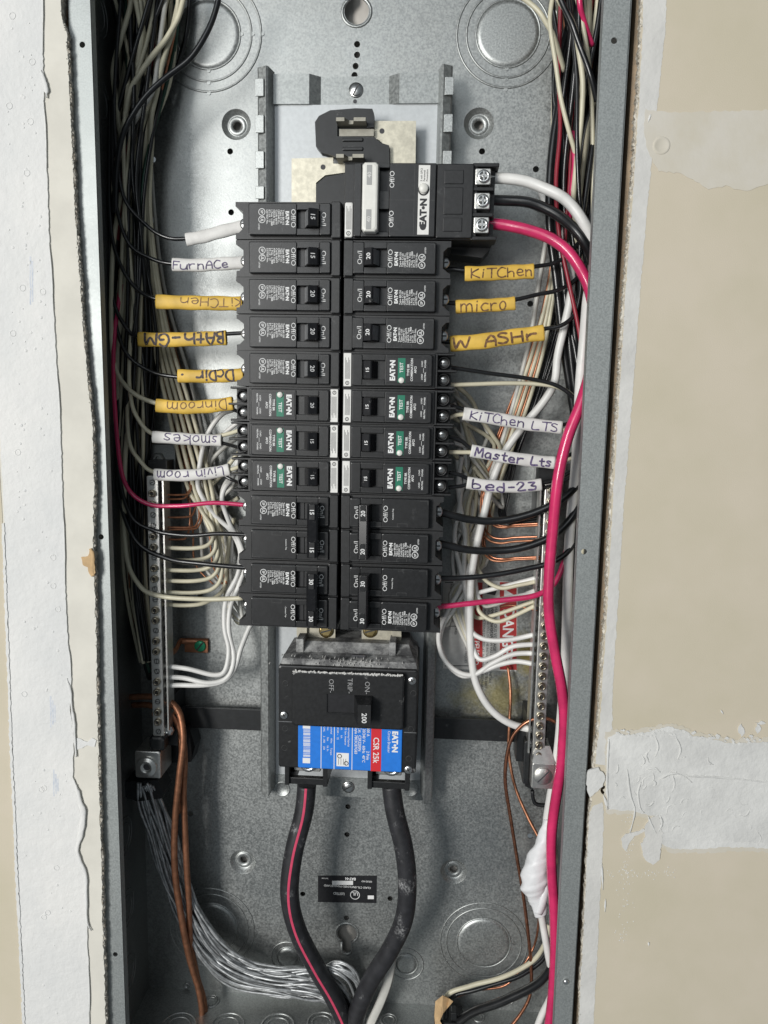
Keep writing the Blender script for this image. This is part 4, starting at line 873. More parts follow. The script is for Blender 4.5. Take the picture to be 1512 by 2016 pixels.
wire([(262, 700, 60), (252, 770, 54), (254, 865, 47), (276, 908, 45), (308, 930, 44), (400, 932, 43), (452, 925, 41.5), (474, 916, 36)], 1.6, 'w_cream', 'cream wire entering the white living room tag', TG)
wire([(420, 870, 43), (440, 873, 42), (474, 882, 36)], 1.4, 'w_black', 'short black wire leaving the white smokes tag', TG)
wire([(440, 935, 43), (456, 944, 42), (474, 952, 36)], 1.4, 'w_black', 'short black wire leaving the white living room tag', TG)
wire([(440, 800, 43), (458, 806, 42), (474, 814, 36)], 1.4, 'w_black', 'short black wire leaving the yellow dining room tag', TG)
# feeds of the double pole breakers on that side
wire([(238, 560, 55), (224, 690, 44), (230, 860, 42), (246, 950, 40), (290, 992, 40), (350, 996, 40), (420, 990, 40), (494, 996, 40)], 1.7, 'w_red', 'pink red wire swinging out to the double pole 15 breaker')
wire([(236, 760, 58), (230, 900, 50), (254, 1010, 44), (300, 1043, 43), (370, 1054, 42), (430, 1051, 41), (494, 1054, 40)], 1.7, 'w_black', 'black wire reaching the double pole 15 breaker below the pink one')
wire([(240, 860, 58), (232, 960, 50), (266, 1062, 44), (330, 1100, 43), (400, 1110, 42), (495, 1118, 40)], 1.9, 'w_black', 'black wire reaching the double pole 30 breaker over the neutral bar')
wire([(262, 760, 58), (246, 900, 50), (248, 1080, 46), (272, 1150, 44), (312, 1173, 42), (400, 1180, 41), (478, 1177, 40)], 1.9, 'w_cream', 'cream wire reaching the lower pole of the double pole 30 breaker')
# white neutral tails of the arc fault breakers
NG = 'white neutral tails looping to the bar with the hex socket lug'
wire([(460, 806, 66), (436, 816, 64), (414, 846, 64), (398, 890, 64), (391, 930, 64), (393, 965, 64), (420, 1012, 66), (455, 1045, 68), (473, 1085, 68), (468, 1130, 66), (446, 1180, 64), (442, 1235, 62), (450, 1280, 58), (444, 1320, 54), (420, 1329, 52), (370, 1316, 52), (318, 1311, 52)], 2.0, 'w_white', 'white neutral tail looping from the dining room breaker to the neutral bar', NG)
wire([(470, 905, 68), (458, 940, 66), (443, 960, 62), (438, 990, 62), (452, 1030, 66), (470, 1062, 68), (482, 1110, 68), (472, 1150, 66), (453, 1195, 64), (452, 1245, 62), (460, 1295, 58), (448, 1334, 54), (410, 1344, 52), (360, 1335, 52), (318, 1332, 52)], 2.0, 'w_white', 'white neutral tail dropping from the living room breaker to the neutral bar', NG)
wire([(505, 1215, 68), (490, 1238, 66), (474, 1275, 62), (462, 1318, 57), (440, 1340, 54), (400, 1349, 52), (350, 1349, 52), (318, 1352, 52)], 2.0, 'w_white', 'white neutral tail emerging under the double pole 30 breaker', NG)
wire([(462, 1020, 74), (452, 1060, 74), (446, 1110, 72), (440, 1160, 70), (405, 1186, 60), (360, 1192, 56), (318, 1189, 52)], 1.7, 'w_cream', 'cream neutral turning back to the bar beneath the long cream feed', NG)
# cream neutrals and copper grounds falling through the bundle to the bar
LB = 'wires bundled along the box side next to the white plastered drywall'
rnd = random.Random(21)
ends = [(1078, 0), (1102, 1), (1122, 2), (1143, 3), (1166, 4)]
for k, (ye, i) in enumerate(ends):
    wire([(300 - 10 * k, -40, 62 - 4 * k), (282 + 4 * k, 200, 64), (276 + 5 * k, 420, 66), (296 + 8 * k, 640, 68), (330 + 11 * k, 800, 70), (366 + 12 * k, 950, 68), (398 + 9 * k, ye - 70 - 5 * k, 64), (420 + 4 * k, ye - 36, 60), (412 + 2 * k, ye - 8, 57), (380, ye + 1, 55), (318, ye, 52)],
         1.7, 'w_cream', 'cream neutral falling through the bundle and hooking back to the neutral bar', LB, bare=[(336, ye, 53), (316, ye, 52)])
for k, (ye, xe) in enumerate(((974, 372), (982, 368), (1018, 380), (1038, 386), (1042, 390), (1062, 368))):
    wire([(290 - 5 * k, -40, 80), (268 + 3 * k, 240, 80), (262 + 4 * k, 470, 80), (294 + 5 * k, 640, 78), (340 + 5 * k, 800, 76), (352 + 4 * k, 900, 74), (xe + 6, ye - 40, 70), (xe, ye - 6, 64), (xe - 16, ye, 60), (318, ye, 53)],
         .8, 'copper_dull', 'bare copper ground falling through the bundle to the neutral bar', LB, name='ground_wire', sides=6)
for k in range(5):
    x = 330 + 9 * k
    wire([(300 + 6 * k, -50, 84), (278 + 6 * k, 160, 84), (270 + 7 * k, 340, 84), (290 + 8 * k, 560, 83), (x - 4 + 4 * k, 760, 81), (x + 30 + 4 * k, 930, 79), (x + 50 + 6 * k, 1040, 77), (x + 54 + 8 * k, 1110, 74), (x + 90, 1150, 70)],
         1.5 if k % 3 == 1 else .85, 'w_grey' if k % 3 == 1 else 'copper_dull', ('grey white wire' if k % 3 == 1 else 'dull copper wire') + ' slanting down behind the tagged wires towards the white tails', LB, name='ground_wire', sides=6)
def bundle(n, seed, xs, kinds, rr, label, group, ylow, yhi=80):
    rnd = random.Random(seed)
    for i in range(n):
        mt, nm = rnd.choices(kinds, [k[2] for k in kinds])[0][:2]
        a = rnd.gauss(0, 1); pts = []; off = rnd.uniform(-1, 1); Yd = rnd.uniform(ylow, yhi); tw = rnd.uniform(0, 6.28); amp = rnd.uniform(.2, .75)
        for (y, xc, w) in xs:
            o = off * .62 + amp * math.sin(tw + y * .0045)
            pts.append((xc + w * max(-1.05, min(1.05, o)) + rnd.uniform(-3, 3), y + rnd.uniform(-8, 8), max(ylow - 4, min(82, Yd + 8 * math.sin(tw * 2 + y * .006)))))
        r = rnd.uniform(*rr) * (.6 if 'copper' in mt else 1)
        wire(pts, r, mt, label % nm, group, name='ground_wire' if 'copper' in mt else 'insulated_wire', sides=7, per=5)
bundle(58, 5, [(-60, 300, 95), (60, 292, 82), (160, 280, 68), (260, 262, 52), (360, 255, 46), (470, 258, 46), (600, 262, 46), (720, 264, 44), (860, 262, 34), (1000, 262, 26), (1160, 268, 20), (1300, 290, 14)],
       [('w_black', 'black insulated wire', 8), ('w_cream', 'cream insulated wire', 3.4), ('w_dimred', 'dark red insulated wire', .6), ('copper_dull', 'bare copper wire', .9), ('w_green', 'dark green insulated wire', .8)], (1.35, 1.75),
       '%s in the bundle beside the white plastered drywall', LB, 56, 84)
bundle(14, 8, [(420, 248, 34), (560, 246, 34), (700, 244, 28), (820, 244, 24), (960, 250, 22), (1100, 254, 18), (1200, 262, 14), (1330, 296, 10)],
       [('w_black', 'black insulated wire', 8), ('w_green', 'dark green insulated wire', 2)], (1.4, 1.7), '%s sinking into the dark channel behind the neutral bar', LB, 62, 84)
# strands that stand out of the bundle
wire([(262, -40, 56), (255, 20, 56), (240, 70, 54), (224, 130, 54), (224, 170, 54), (232, 225, 56), (242, 300, 60), (246, 420, 66)], 2.0, 'w_cream', 'cream wire bowing out at the edge of the bundle beside the white drywall', LB)
wire([(268, -40, 54), (277, 30, 54), (278, 80, 54), (272, 130, 56), (266, 190, 60), (262, 300, 66), (262, 420, 72)], 2.3, 'w_cream', 'thick cream wire hanging straight in the bundle beside the white drywall', LB)
wire([(372, -40, 56), (356, 20, 54), (340, 55, 54), (328, 76, 54), (300, 110, 52), (276, 145, 52), (256, 180, 52), (246, 230, 54), (240, 300, 58), (240, 420, 66)], 2.0, 'w_cream', 'cream wire crossing the bundle towards the white drywall', LB)
wire([(440, -40, 40), (424, 20, 40), (404, 70, 40), (375, 115, 40), (330, 150, 40), (290, 185, 38), (262, 225, 36), (240, 275, 38), (228, 340, 44), (228, 420, 48)], 2.1, 'w_black', 'black wire curving across the knockout into the bundle', LB)
wire([(330, -40, 60), (318, 60, 58), (310, 130, 56), (300, 180, 54), (276, 220, 54), (258, 270, 58), (250, 400, 66)], 1.8, 'w_grey', 'grey white wire crossing the bundle towards the white drywall', LB)
wire([(352, -40, 60), (346, 40, 60), (322, 120, 58), (308, 180, 58), (298, 240, 62), (296, 330, 66), (292, 440, 70), (300, 580, 74), (320, 700, 76)], 1.9, 'w_cream', 'cream wire running along the outside of the bundle by the back plate', LB)
wire([(356, -40, 60), (350, 20, 60), (336, 100, 62), (318, 180, 64), (300, 250, 68), (290, 330, 70), (286, 440, 74), (300, 600, 78)], 1.0, 'copper', 'single copper wire along the outside of the bundle by the back plate', LB, name='ground_wire')
# ------------------------------------------------------------------ the other side, next to the tan drywall
RB = 'wires bundled along the box side next to the tan drywall'
wire([(958, 350, 32), (1000, 352, 32), (1045, 360, 30), (1085, 376, 27), (1118, 398, 25), (1145, 430, 24), (1163, 470, 26), (1168, 530, 34), (1156, 600, 34), (1147, 700, 30), (1141, 800, 34), (1133, 920, 38), (1122, 1060, 42), (1116, 1200, 44), (1112, 1330, 44), (1103, 1440, 40), (1090, 1540, 38), (1078, 1620, 38)], 3.9, 'w_white', 'thick white wire from the ground fault breaker running down the box side')
wire([(958, 393, 32), (1000, 395, 32), (1045, 400, 30), (1085, 415, 28), (1120, 442, 27), (1148, 472, 26), (1166, 510, 30), (1182, 600, 42), (1180, 760, 46), (1172, 950, 46), (1156, 1150, 46), (1140, 1330, 42), (1126, 1500, 36), (1122, 1650, 34), (1120, 1760, 34), (1108, 1850, 38), (1088, 1900, 42), (1055, 1938, 46), (990, 1972, 52), (930, 1992, 60), (880, 2030, 66)], 3.7, 'w_black', 'thick black wire from the ground fault breaker looping down to the box floor')
wire([(958, 440, 32), (1000, 444, 30), (1045, 454, 27), (1085, 470, 24), (1120, 498, 22), (1145, 532, 20), (1160, 570, 20), (1172, 640, 24), (1165, 720, 22), (1144, 790, 16), (1118, 860, 14), (1100, 940, 14), (1089, 1030, 16), (1081, 1130, 18), (1082, 1210, 18), (1093, 1290, 18), (1106, 1360, 18), (1112, 1420, 18), (1106, 1490, 20), (1096, 1560, 22), (1087, 1640, 24), (1086, 1720, 26), (1091, 1800, 28), (1093, 1880, 28), (1088, 1960, 32), (1076, 2050, 40)], 4.0, 'w_red', 'thick red wire from the ground fault breaker running down past the neutral bar')
wire([(872, 530, 36), (892, 530, 37), (930, 534, 37), (1000, 532, 38), (1052, 525, 39), (1088, 519, 40), (1116, 503, 42), (1142, 474, 46), (1160, 420, 54)], 1.5, 'w_black', 'black wire through the yellow kitchen tag above the micro tag', TG)
wire([(866, 594, 36), (900, 597, 37), (960, 596, 37), (1015, 590, 38), (1060, 580, 39), (1102, 570, 40), (1136, 546, 44), (1152, 500, 50), (1164, 440, 58)], 1.5, 'w_black', 'black wire through the yellow micro tag', TG)
wire([(868, 672, 36), (900, 672, 37), (980, 664, 37), (1068, 648, 38), (1105, 640, 38), (1132, 618, 40), (1142, 580, 42), (1140, 540, 44), (1130, 480, 54)], 1.5, 'w_black', 'black wire through the yellow wash tag', TG)
wire([(884, 722, 34), (905, 726, 36), (960, 735, 38), (1040, 745, 38), (1090, 756, 38), (1122, 777, 38), (1143, 806, 40), (1160, 850, 48)], 1.5, 'w_black', 'untagged black wire from the arc fault breaker below the wash breaker')
wire([(884, 757, 34), (920, 757, 38), (1000, 755, 40), (1070, 757, 40), (1108, 766, 40), (1138, 792, 42), (1160, 840, 50)], 1.6, 'w_cream', 'untagged cream wire from the arc fault breaker below the wash breaker')
wire([(884, 795, 34), (905, 803, 37), (960, 818, 37), (1050, 834, 38), (1106, 836, 38), (1128, 826, 40), (1144, 806, 44)], 1.5, 'w_black', 'black wire through the white kitchen lights tag', TG)
wire([(884, 822, 34), (912, 816, 37), (960, 824, 37), (1050, 842, 38), (1106, 847, 38), (1128, 840, 40), (1146, 820, 44)], 1.6, 'w_cream', 'cream wire through the white kitchen lights tag', TG)
wire([(884, 860, 34), (908, 868, 36), (935, 886, 37), (1010, 902, 38), (1090, 905, 39), (1120, 896, 42), (1146, 880, 46)], 1.5, 'w_black', 'black wire through the white master lights tag', TG)
wire([(884, 890, 34), (908, 890, 36), (938, 892, 37), (1010, 906, 38), (1090, 912, 39), (1115, 905, 42), (1146, 893, 46)], 1.6, 'w_cream', 'cream wire through the white master lights tag', TG)
wire([(884, 930, 34), (905, 935, 36), (930, 944, 37), (1000, 952, 38), (1066, 952, 39), (1100, 940, 42), (1146, 915, 46)], 1.5, 'w_black', 'black wire through the white bed 23 tag', TG)
wire([(884, 960, 34), (905, 957, 36), (930, 954, 37), (1000, 958, 38), (1066, 960, 39), (1100, 950, 42), (1146, 930, 46)], 1.5, 'w_black', 'second black wire at the white bed 23 tag', TG)
wire([(856, 1006, 34), (880, 1012, 36), (930, 1024, 38), (985, 1025, 38), (1045, 1012, 37), (1095, 990, 36), (1130, 962, 38), (1155, 920, 46)], 2.9, 'w_black', 'thick black wire sweeping from the upper pole of the double pole 20 breaker')
wire([(854, 1070, 34), (880, 1074, 36), (930, 1083, 38), (1000, 1083, 38), (1055, 1070, 37), (1098, 1048, 36), (1130, 1012, 38), (1155, 960, 46)], 2.9, 'w_black', 'thick black wire sweeping from the lower pole of the double pole 20 breaker')
wire([(854, 1138, 34), (900, 1138, 37), (970, 1132, 38), (1040, 1120, 38), (1088, 1106, 38), (1122, 1080, 40), (1150, 1030, 46)], 2.1, 'w_black', 'black wire of the double pole 30 breaker above the warning label')
wire([(852, 1196, 34), (880, 1193, 37), (940, 1186, 38), (1000, 1181, 38), (1055, 1172, 38), (1088, 1152, 40), (1108, 1112, 44), (1122, 1060, 48), (1140, 1000, 54)], 2.2, 'w_red', 'thinner red wire of the double pole 30 breaker over the warning label')
wire([(1060, 360, 70), (1085, 430, 60), (1108, 462, 54), (1121, 510, 50), (1124, 570, 48), (1112, 640, 48), (1099, 700, 50), (1092, 750, 52), (1070, 790, 54), (1030, 840, 56), (995, 890, 58), (968, 950, 58), (953, 1010, 58), (940, 1070, 58), (928, 1140, 58), (924, 1210, 58), (927, 1280, 58), (938, 1345, 56), (965, 1395, 54), (1005, 1425, 52), (1060, 1438, 50)], 3.0, 'w_white', 'thick white neutral winding down past the warning label to the bar')
# neutrals and grounds ending on the bar with the slotted lug
NR = 'wires ending on the bar with the slotted lug'
def nr(pts, r, mt, label, name='insulated_wire'): wire(pts, r, mt, label, NR, name=name, sides=7 if r > 1 else 6)
nr([(900, 760, 62), (925, 785, 66), (945, 820, 70), (968, 855, 72), (985, 890, 74), (975, 950, 74), (950, 1040, 72), (940, 1100, 70), (952, 1138, 64), (985, 1158, 56), (1020, 1152, 52), (1062, 1143, 50)], 1.7, 'w_cream', 'cream neutral bending back to the bar above the warning label')
nr([(905, 800, 66), (912, 860, 70), (918, 930, 72), (905, 990, 72), (915, 1060, 72), (932, 1120, 70), (945, 1180, 64), (985, 1180, 56), (1030, 1172, 52), (1062, 1164, 50)], 1.8, 'w_white', 'white neutral ending at the bar just above the thin red wire')
nr([(912, 830, 66), (925, 880, 70), (935, 940, 72), (920, 1010, 72), (922, 1090, 70), (935, 1165, 66), (945, 1205, 62), (975, 1224, 56), (1010, 1213, 52), (1062, 1188, 50)], 1.7, 'w_cream', 'cream neutral sagging across the warning label')
nr([(908, 900, 62), (902, 950, 66), (908, 1010, 70), (916, 1060, 70), (914, 1130, 68), (918, 1190, 64), (925, 1235, 60), (950, 1258, 56), (1000, 1260, 52), (1060, 1247, 48)], 2.0, 'w_white', 'topmost white neutral crossing the lower warning label')
nr([(900, 905, 64), (905, 980, 68), (895, 1060, 70), (912, 1140, 68), (925, 1210, 64), (930, 1270, 60), (945, 1298, 56), (975, 1292, 52), (1010, 1272, 50), (1060, 1268, 48)], 2.0, 'w_white', 'second white neutral crossing the lower warning label')
nr([(930, 1100, 70), (905, 1160, 68), (880, 1205, 66), (864, 1250, 62), (872, 1295, 60), (900, 1322, 58), (935, 1328, 56), (970, 1305, 54), (1010, 1288, 52), (1060, 1287, 48)], 2.0, 'w_white', 'white neutral looping wide at the foot of the warning label')
nr([(925, 1150, 72), (898, 1195, 70), (872, 1230, 68), (866, 1265, 66), (880, 1305, 62), (910, 1330, 60), (950, 1322, 56), (985, 1308, 54), (1020, 1302, 52), (1060, 1309, 48)], 2.0, 'w_white', 'lowest white neutral looping wide at the foot of the warning label')
for k, (y, x) in enumerate(((1034, 968), (1037, 964), (1059, 958), (1067, 954), (1099, 960), (1103, 956))):
    nr([(1112 - 3 * k, 440, 72), (1085 - 3 * k, 600, 76), (1045 - 4 * k, 740, 77), (985 - 4 * k, 900, 77), (x - 6, 970, 74), (x - 6, y - 30, 70), (x + 8, y - 4, 62), (x + 30, y + 2, 58), (1015, y - 1, 54), (1064, y - 3, 48)], .95, ('copper', 'copper_dull')[k % 2], 'bare copper ground bending sharply towards the bar above the warning label', 'ground_wire')
nr([(985, 1195, 64), (1010, 1192, 58), (1062, 1203, 48)], .8, 'copper', 'short copper ground crossing the danger heading', 'ground_wire')
nr([(1000, 1312, 84), (1004, 1360, 78), (1003, 1430, 72), (1003, 1490, 70), (1014, 1550, 66), (1038, 1606, 58), (1065, 1656, 50), (1085, 1700, 46)], 1.3, 'copper_dull', 'dull copper ground dropping behind the black strap', 'ground_wire')
nr([(1098, 1425, 46), (1080, 1416, 44), (1050, 1416, 44), (1022, 1432, 46), (1003, 1465, 48), (995, 1530, 52), (1003, 1600, 58), (1016, 1680, 64), (1032, 1770, 66), (1044, 1880, 66), (1044, 1950, 66), (1028, 1992, 66), (1000, 2030, 66)], 1.45, 'copper', 'long bright copper ground arching out of the bar and down', 'ground_wire')
for k in range(9):
    nr([(896 + 5 * k, 765 + 22 * k, 72 - k), (918 + 9 * k, 840 + 20 * k, 76), (914 + 6 * k, 930, 78), (930 - 5 * k, 1020, 78), (905 + 7 * k, 1100, 76), (935 - 6 * k, 1170, 74), (922, 1215 + 8 * k, 70)], 1.7, ('w_grey', 'w_cream')[k % 2], 'grey white neutral tail hanging in the tangle behind the tagged wires')
bundle(50, 15, [(-60, 1140, 62), (60, 1150, 58), (160, 1145, 50), (260, 1138, 44), (360, 1132, 42), (460, 1134, 42), (560, 1142, 40), (680, 1156, 34), (820, 1166, 28), (960, 1166, 26), (1150, 1150, 24), (1300, 1138, 22)],
       [('w_black', 'black insulated wire', 9), ('w_cream', 'cream insulated wire', 2.5), ('w_dimred', 'dark red insulated wire', .6), ('copper_dull', 'bare copper wire', 1)], (1.4, 1.9),
       '%s in the bundle beside the tan drywall', RB, 40, 82)
for k in range(3):
    wire([(1138 - 8 * k, 40, 66), (1108 - 6 * k, 160, 62), (1090 + 10 * k, 270, 58), (1082 + 14 * k, 380, 56), (1084 + 16 * k, 470, 54), (1096 + 14 * k, 560, 54), (1110 + 12 * k, 680, 56), (1126 + 9 * k, 790, 58), (1140 + 6 * k, 900, 62)], 3.0, 'w_black', 'thick glossy black wire slanting down behind the tagged black wires', RB)
wire([(1094, -40, 34), (1085, 20, 34), (1084, 60, 34), (1094, 130, 36), (1104, 190, 38), (1120, 255, 40), (1133, 310, 44), (1138, 370, 50)], 1.6, 'w_cream', 'slim cream wire crossing the bundle beside the tan drywall', RB)
wire([(1080, -30, 32), (1102, 4, 32), (1128, 48, 32), (1140, 100, 32), (1148, 160, 34), (1145, 220, 36), (1138, 290, 38), (1132, 360, 42), (1128, 420, 50)], 1.9, 'w_cream', 'cream wire bowing over the bundle beside the tan drywall', RB)
wire([(1020, -12, 44), (1050, 12, 44), (1072, 40, 44), (1090, 70, 46), (1110, 140, 56)], 1.8, 'w_cream', 'cream wire cutting across the knockout into the bundle by the tan drywall', RB)
wire([(1092, -30, 30), (1108, 12, 30), (1128, 50, 28), (1146, 100, 28), (1162, 150, 28), (1175, 200, 32)], 2.0, 'w_black', 'black wire arching over the bundle beside the tan drywall', RB)
wire([(1140, -30, 34), (1141, 10, 34), (1150, 40, 38), (1166, 90, 46)], 2.0, 'w_red', 'short red wire at the head of the bundle beside the tan drywall', RB)
wire([(1128, 260, 46), (1130, 320, 44), (1126, 380, 46), (1120, 440, 54)], 1.8, 'w_red', 'red wire showing between black ones under the thick white wire', RB)
wire([(1085, 410, 62), (1060, 560, 72), (1046, 660, 74), (1020, 760, 76), (985, 880, 76), (952, 980, 76), (940, 1080, 76)], 1.8, 'w_grey', 'grey white wire slanting down behind the wash tag', RB)
for k in range(6):
    wire([(1108 - 3 * k, 470, 64), (1090 - 3 * k, 580, 70), (1073 - 5 * k, 680, 74), (1044 - 6 * k, 780, 76), (1005 - 5 * k, 890, 77), (975 - 5 * k, 980, 77), (962 - 4 * k, 1060, 76)], 1.75 if k % 2 == 0 else .95, 'w_cream' if k % 2 == 0 else 'copper_dull', '%s slanting down behind the kitchen lights tag' % ('cream neutral' if k % 2 == 0 else 'copper ground'), RB, sides=7)
for k in range(5):
    wire([(1128 - 4 * k, 560, 80), (1095 - 6 * k, 690, 80), (1060 - 3 * k, 790, 80), (1022 - 3 * k, 890, 80), (1000 - 3 * k, 980, 79), (996 - 3 * k, 1015, 74), (1012, 1022 + 3 * k, 66), (1064, 1012 + 5 * k, 50)], .9, 'w_black', 'thin dark wire slanting behind the bed 23 tag', RB, name='ground_wire', sides=6)
rnd = random.Random(63)
for k in range(6):      # more tails tangled by the first bar
    e = 1090 + 38 * k; x = 400 + rnd.uniform(-6, 40)
    wire([(470, 830 + 30 * k, 72), (430 + rnd.uniform(-20, 14), 880 + 26 * k, 74), (x, 950 + 16 * k, 76), (x + rnd.uniform(10, 40), 1030 + 10 * k, 77), (452 + rnd.uniform(-14, 22), 1110 + 10 * k, 76), (466 + rnd.uniform(-22, 12), 1180 + 8 * k, 74), (480, 1225, 72)], rnd.uniform(1.5, 1.9), ('w_white', 'w_grey', 'w_cream')[k % 3], '%s neutral tail tangled behind the white tails beside the double pole breakers' % ('white', 'grey', 'cream')[k % 3], LB)
for k in range(6):      # and by the second one
    x = 905 + rnd.uniform(-8, 60); e = 1125 + 11 * k
    nr([(892, 770 + 24 * k, 66), (x, 820 + 22 * k, 72), (x + rnd.uniform(-26, 34), 900 + 14 * k, 76), (900 + rnd.uniform(0, 60), 980 + 10 * k, 78), (895 + rnd.uniform(0, 50), 1060 + 5 * k, 78), (905 + rnd.uniform(0, 45), 1130 + 4 * k, 76), (925 + rnd.uniform(-10, 25), e + 30, 70), (975 + rnd.uniform(-10, 10), e + 28 + rnd.uniform(-8, 8), 62), (1062, e, 50)] if k % 2 else
       [(892, 775 + 24 * k, 68), (x + 20, 850 + 12 * k, 74), (x - 10, 930 + 10 * k, 78), (930 + rnd.uniform(-35, 20), 1010, 79), (905 + rnd.uniform(-15, 40), 1090, 79), (900 + rnd.uniform(-25, 25), 1170, 77), (880 + rnd.uniform(-10, 20), 1230, 74), (868, 1215, 72)], rnd.uniform(1.4, 1.9), ('w_grey', 'w_white', 'w_cream')[k % 3], '%s neutral tangled between the breakers and the slotted lug bar' % ('grey', 'white', 'cream')[k % 3])
# ================================================================== lower cables
mc = 'heavy black main cables'
for k, (pts, lab) in enumerate((([(604, 1545, 42), (598, 1600, 40), (578, 1680, 38), (570, 1760, 38), (585, 1830, 42), (620, 1900, 48), (655, 1960, 54), (680, 2016, 60), (694, 2080, 66)], 'heavy black main cable with a pink stripe'),
                   ([(770, 1545, 42), (778, 1600, 40), (795, 1670, 38), (802, 1740, 38), (795, 1810, 40), (768, 1870, 44), (730, 1930, 50), (706, 1985, 56), (696, 2016, 60), (690, 2080, 66)], 'heavy plain black main cable with scuffed jacket'))):
    t = thing('main_cable', lab, 'cable', mc)
    m = MB(); m.tube(ppath(pts), 7.6, 18, 7); obj('jacket', m, 'cable_black', t)
    if k == 0:
        q = smooth_path(ppath(pts), 7); m = MB(); vs = []
        for i, p in enumerate(q):
            tt = (q[min(i + 1, len(q) - 1)] - q[max(i - 1, 0)]).normalized(); n = Vector((0, -1, 0)); n = (n - tt * n.dot(tt)).normalized(); b = tt.cross(n)
            for w in (-.95, -.3, .3, .95): vs.append(p + n * (7.72 * math.cos(w / 7.6 - .06)) + b * (7.72 * math.sin(w / 7.6 - .06)))
        m.add(vs, [(i * 4 + j, i * 4 + j + 1, i * 4 + j + 5, i * 4 + j + 4) for i in range(len(q) - 1) for j in range(3)], True); obj('stripe', m, 'cable_stripe', t)
# aluminium neutral, fanned out into its strands
t = thing('stranded_neutral', 'bare aluminium neutral fanned out into loose strands', 'cable')
rnd = random.Random(31)
for k in range(44):
    u = (k % 15 - 7) / 7 + rnd.uniform(-.1, .1); v = k // 15
    pts = [(288 + 16 * u, 1545, 50 + 5 * v), (300 + 22 * u, 1585, 54 + 6 * v), (322 + 24 * u, 1650, 58 + 6 * v), (346 + 24 * u, 1730, 60 + 6 * v), (374 + 25 * u, 1800, 60 + 6 * v), (415 + 24 * u, 1868 - 14 * u, 60 + 6 * v),
           (470 + 14 * u, 1912 - 22 * u, 60 + 6 * v), (545, 1930 - 26 * u + rnd.uniform(-4, 4), 60 + 6 * v), (610, 1935 - 28 * u + rnd.uniform(-4, 4), 60 + 6 * v), (655 + 8 * u, 1950 - 22 * u, 62 + 5 * v), (682 + 14 * u, 1985 - 6 * u, 66 + 3 * v), (690 + 16 * u, 2060, 70)]
    pts = [(a + rnd.uniform(-5, 5), b + rnd.uniform(-5, 5), c_ + rnd.uniform(-3, 3)) for a, b, c_ in pts]
    m = MB(); m.tube(ppath(pts), 1.1, 6, 6, wob=.4); obj('strand', m, 'alu_strand', t)
# strands turning over the top at the entry
for k in range(8):
    pts = [(600 + 4 * k, 1930 - 2 * k, 62), (640 + 3 * k, 1915 - 3 * k, 56), (672 + 3 * k, 1918 - 2 * k, 54), (694 + 2.4 * k, 1945 - 1 * k, 56), (700 + 2.5 * k, 1985, 60), (698 + 2 * k, 2060, 66)]
    pts = [(a + rnd.uniform(-5, 5), b + rnd.uniform(-5, 5), c_) for a, b, c_ in pts]
    m = MB(); m.tube(ppath(pts), 1.1, 6, 6, wob=.4); obj('strand', m, 'alu_strand', t)
m = MB(); m.tube(ppath([(772, 1880, 64), (764, 1930, 62), (748, 1975, 62), (728, 2020, 64), (716, 2070, 66)]), 4.0, 8, 6, flat=1.0); obj('wrap_strip', m, 'w_grey', t)
gg = 'heavy brown copper grounds'
wire([(255, 1372, 66), (290, 1371, 60), (316, 1375, 56), (342, 1388, 54), (357, 1415, 52), (361, 1460, 50), (352, 1530, 48), (345, 1620, 48), (345, 1720, 48), (355, 1800, 50), (372, 1880, 54), (392, 1950, 60), (398, 2010, 64), (396, 2080, 66)], 2.7, 'copper_dull', 'heavy brown copper ground leaving the bar highest', gg, name='ground_wire')
wire([(262, 1388, 70), (290, 1388, 64), (316, 1394, 60), (340, 1406, 58), (356, 1440, 57), (364, 1500, 55), (362, 1580, 54), (366, 1680, 54), (372, 1770, 55), (374, 1850, 58), (388, 1920, 62), (402, 1980, 66), (404, 2080, 70)], 2.6, 'copper_dull', 'heavy brown copper ground running behind its twin', gg, name='ground_wire')
wire([(300, 1405, 64), (330, 1412, 62), (350, 1440, 60), (358, 1500, 58), (352, 1600, 58)], 2.2, 'copper_dull', 'shorter brown copper ground tucked between the heavy pair', gg, name='ground_wire')
# taped splice
t = thing('taped_splice', 'bulky splice wrapped in white tape beside the thick red wire', 'splice')
m = MB(); q = [P(1080, 1610, 36), P(1072, 1650, 36), P(1058, 1690, 38), P(1052, 1735, 38), P(1058, 1765, 38), P(1065, 1800, 38)]
rad = [3.6, 6.2, 9.6, 10.4, 6.6, 4.4]
rs = random.Random(3); pr = smooth_path(q, 12); n = len(pr)
rings_ = []
for i, p in enumerate(pr):
    f = i / (n - 1) * (len(rad) - 1); k = min(int(f), len(rad) - 2); R_ = rad[k] + (rad[k + 1] - rad[k]) * (f - k)
    R_ *= 1 + .07 * (1 - (i % 6) / 6) + rs.uniform(-.012, .012)
    rings_.append([p + Vector((R_ * (1 + .10 * math.sin(3 * a + i * .6)) * math.cos(a), R_ * .8 * math.sin(a), .45 * R_ * math.cos(a) + rs.uniform(-.3, .3))) for a in [2 * math.pi * j / 16 for j in range(16)]])
m.loft(rings_, True); obj('tape_wrap', m, 'tape_white', t)
m = MB(); m.tube([P(1078, 1740, 36), P(1072, 1762, 33), P(1066, 1784, 32), P(1060, 1800, 33)], 3.2, 6, 4, flat=.3); obj('tape_tail', m, 'tape_white', t)
wire([(1064, 1795, 38), (1072, 1835, 40), (1080, 1880, 42), (1086, 1920, 44), (1084, 1960, 48), (1066, 2000, 52), (1045, 2060, 58)], 2.9, 'w_white', 'white wire running on down out of the taped splice')
wire([(1078, 1600, 40), (1088, 1640, 44), (1094, 1700, 46)], 2.0, 'w_cream', 'cream wire tucked behind the taped splice')
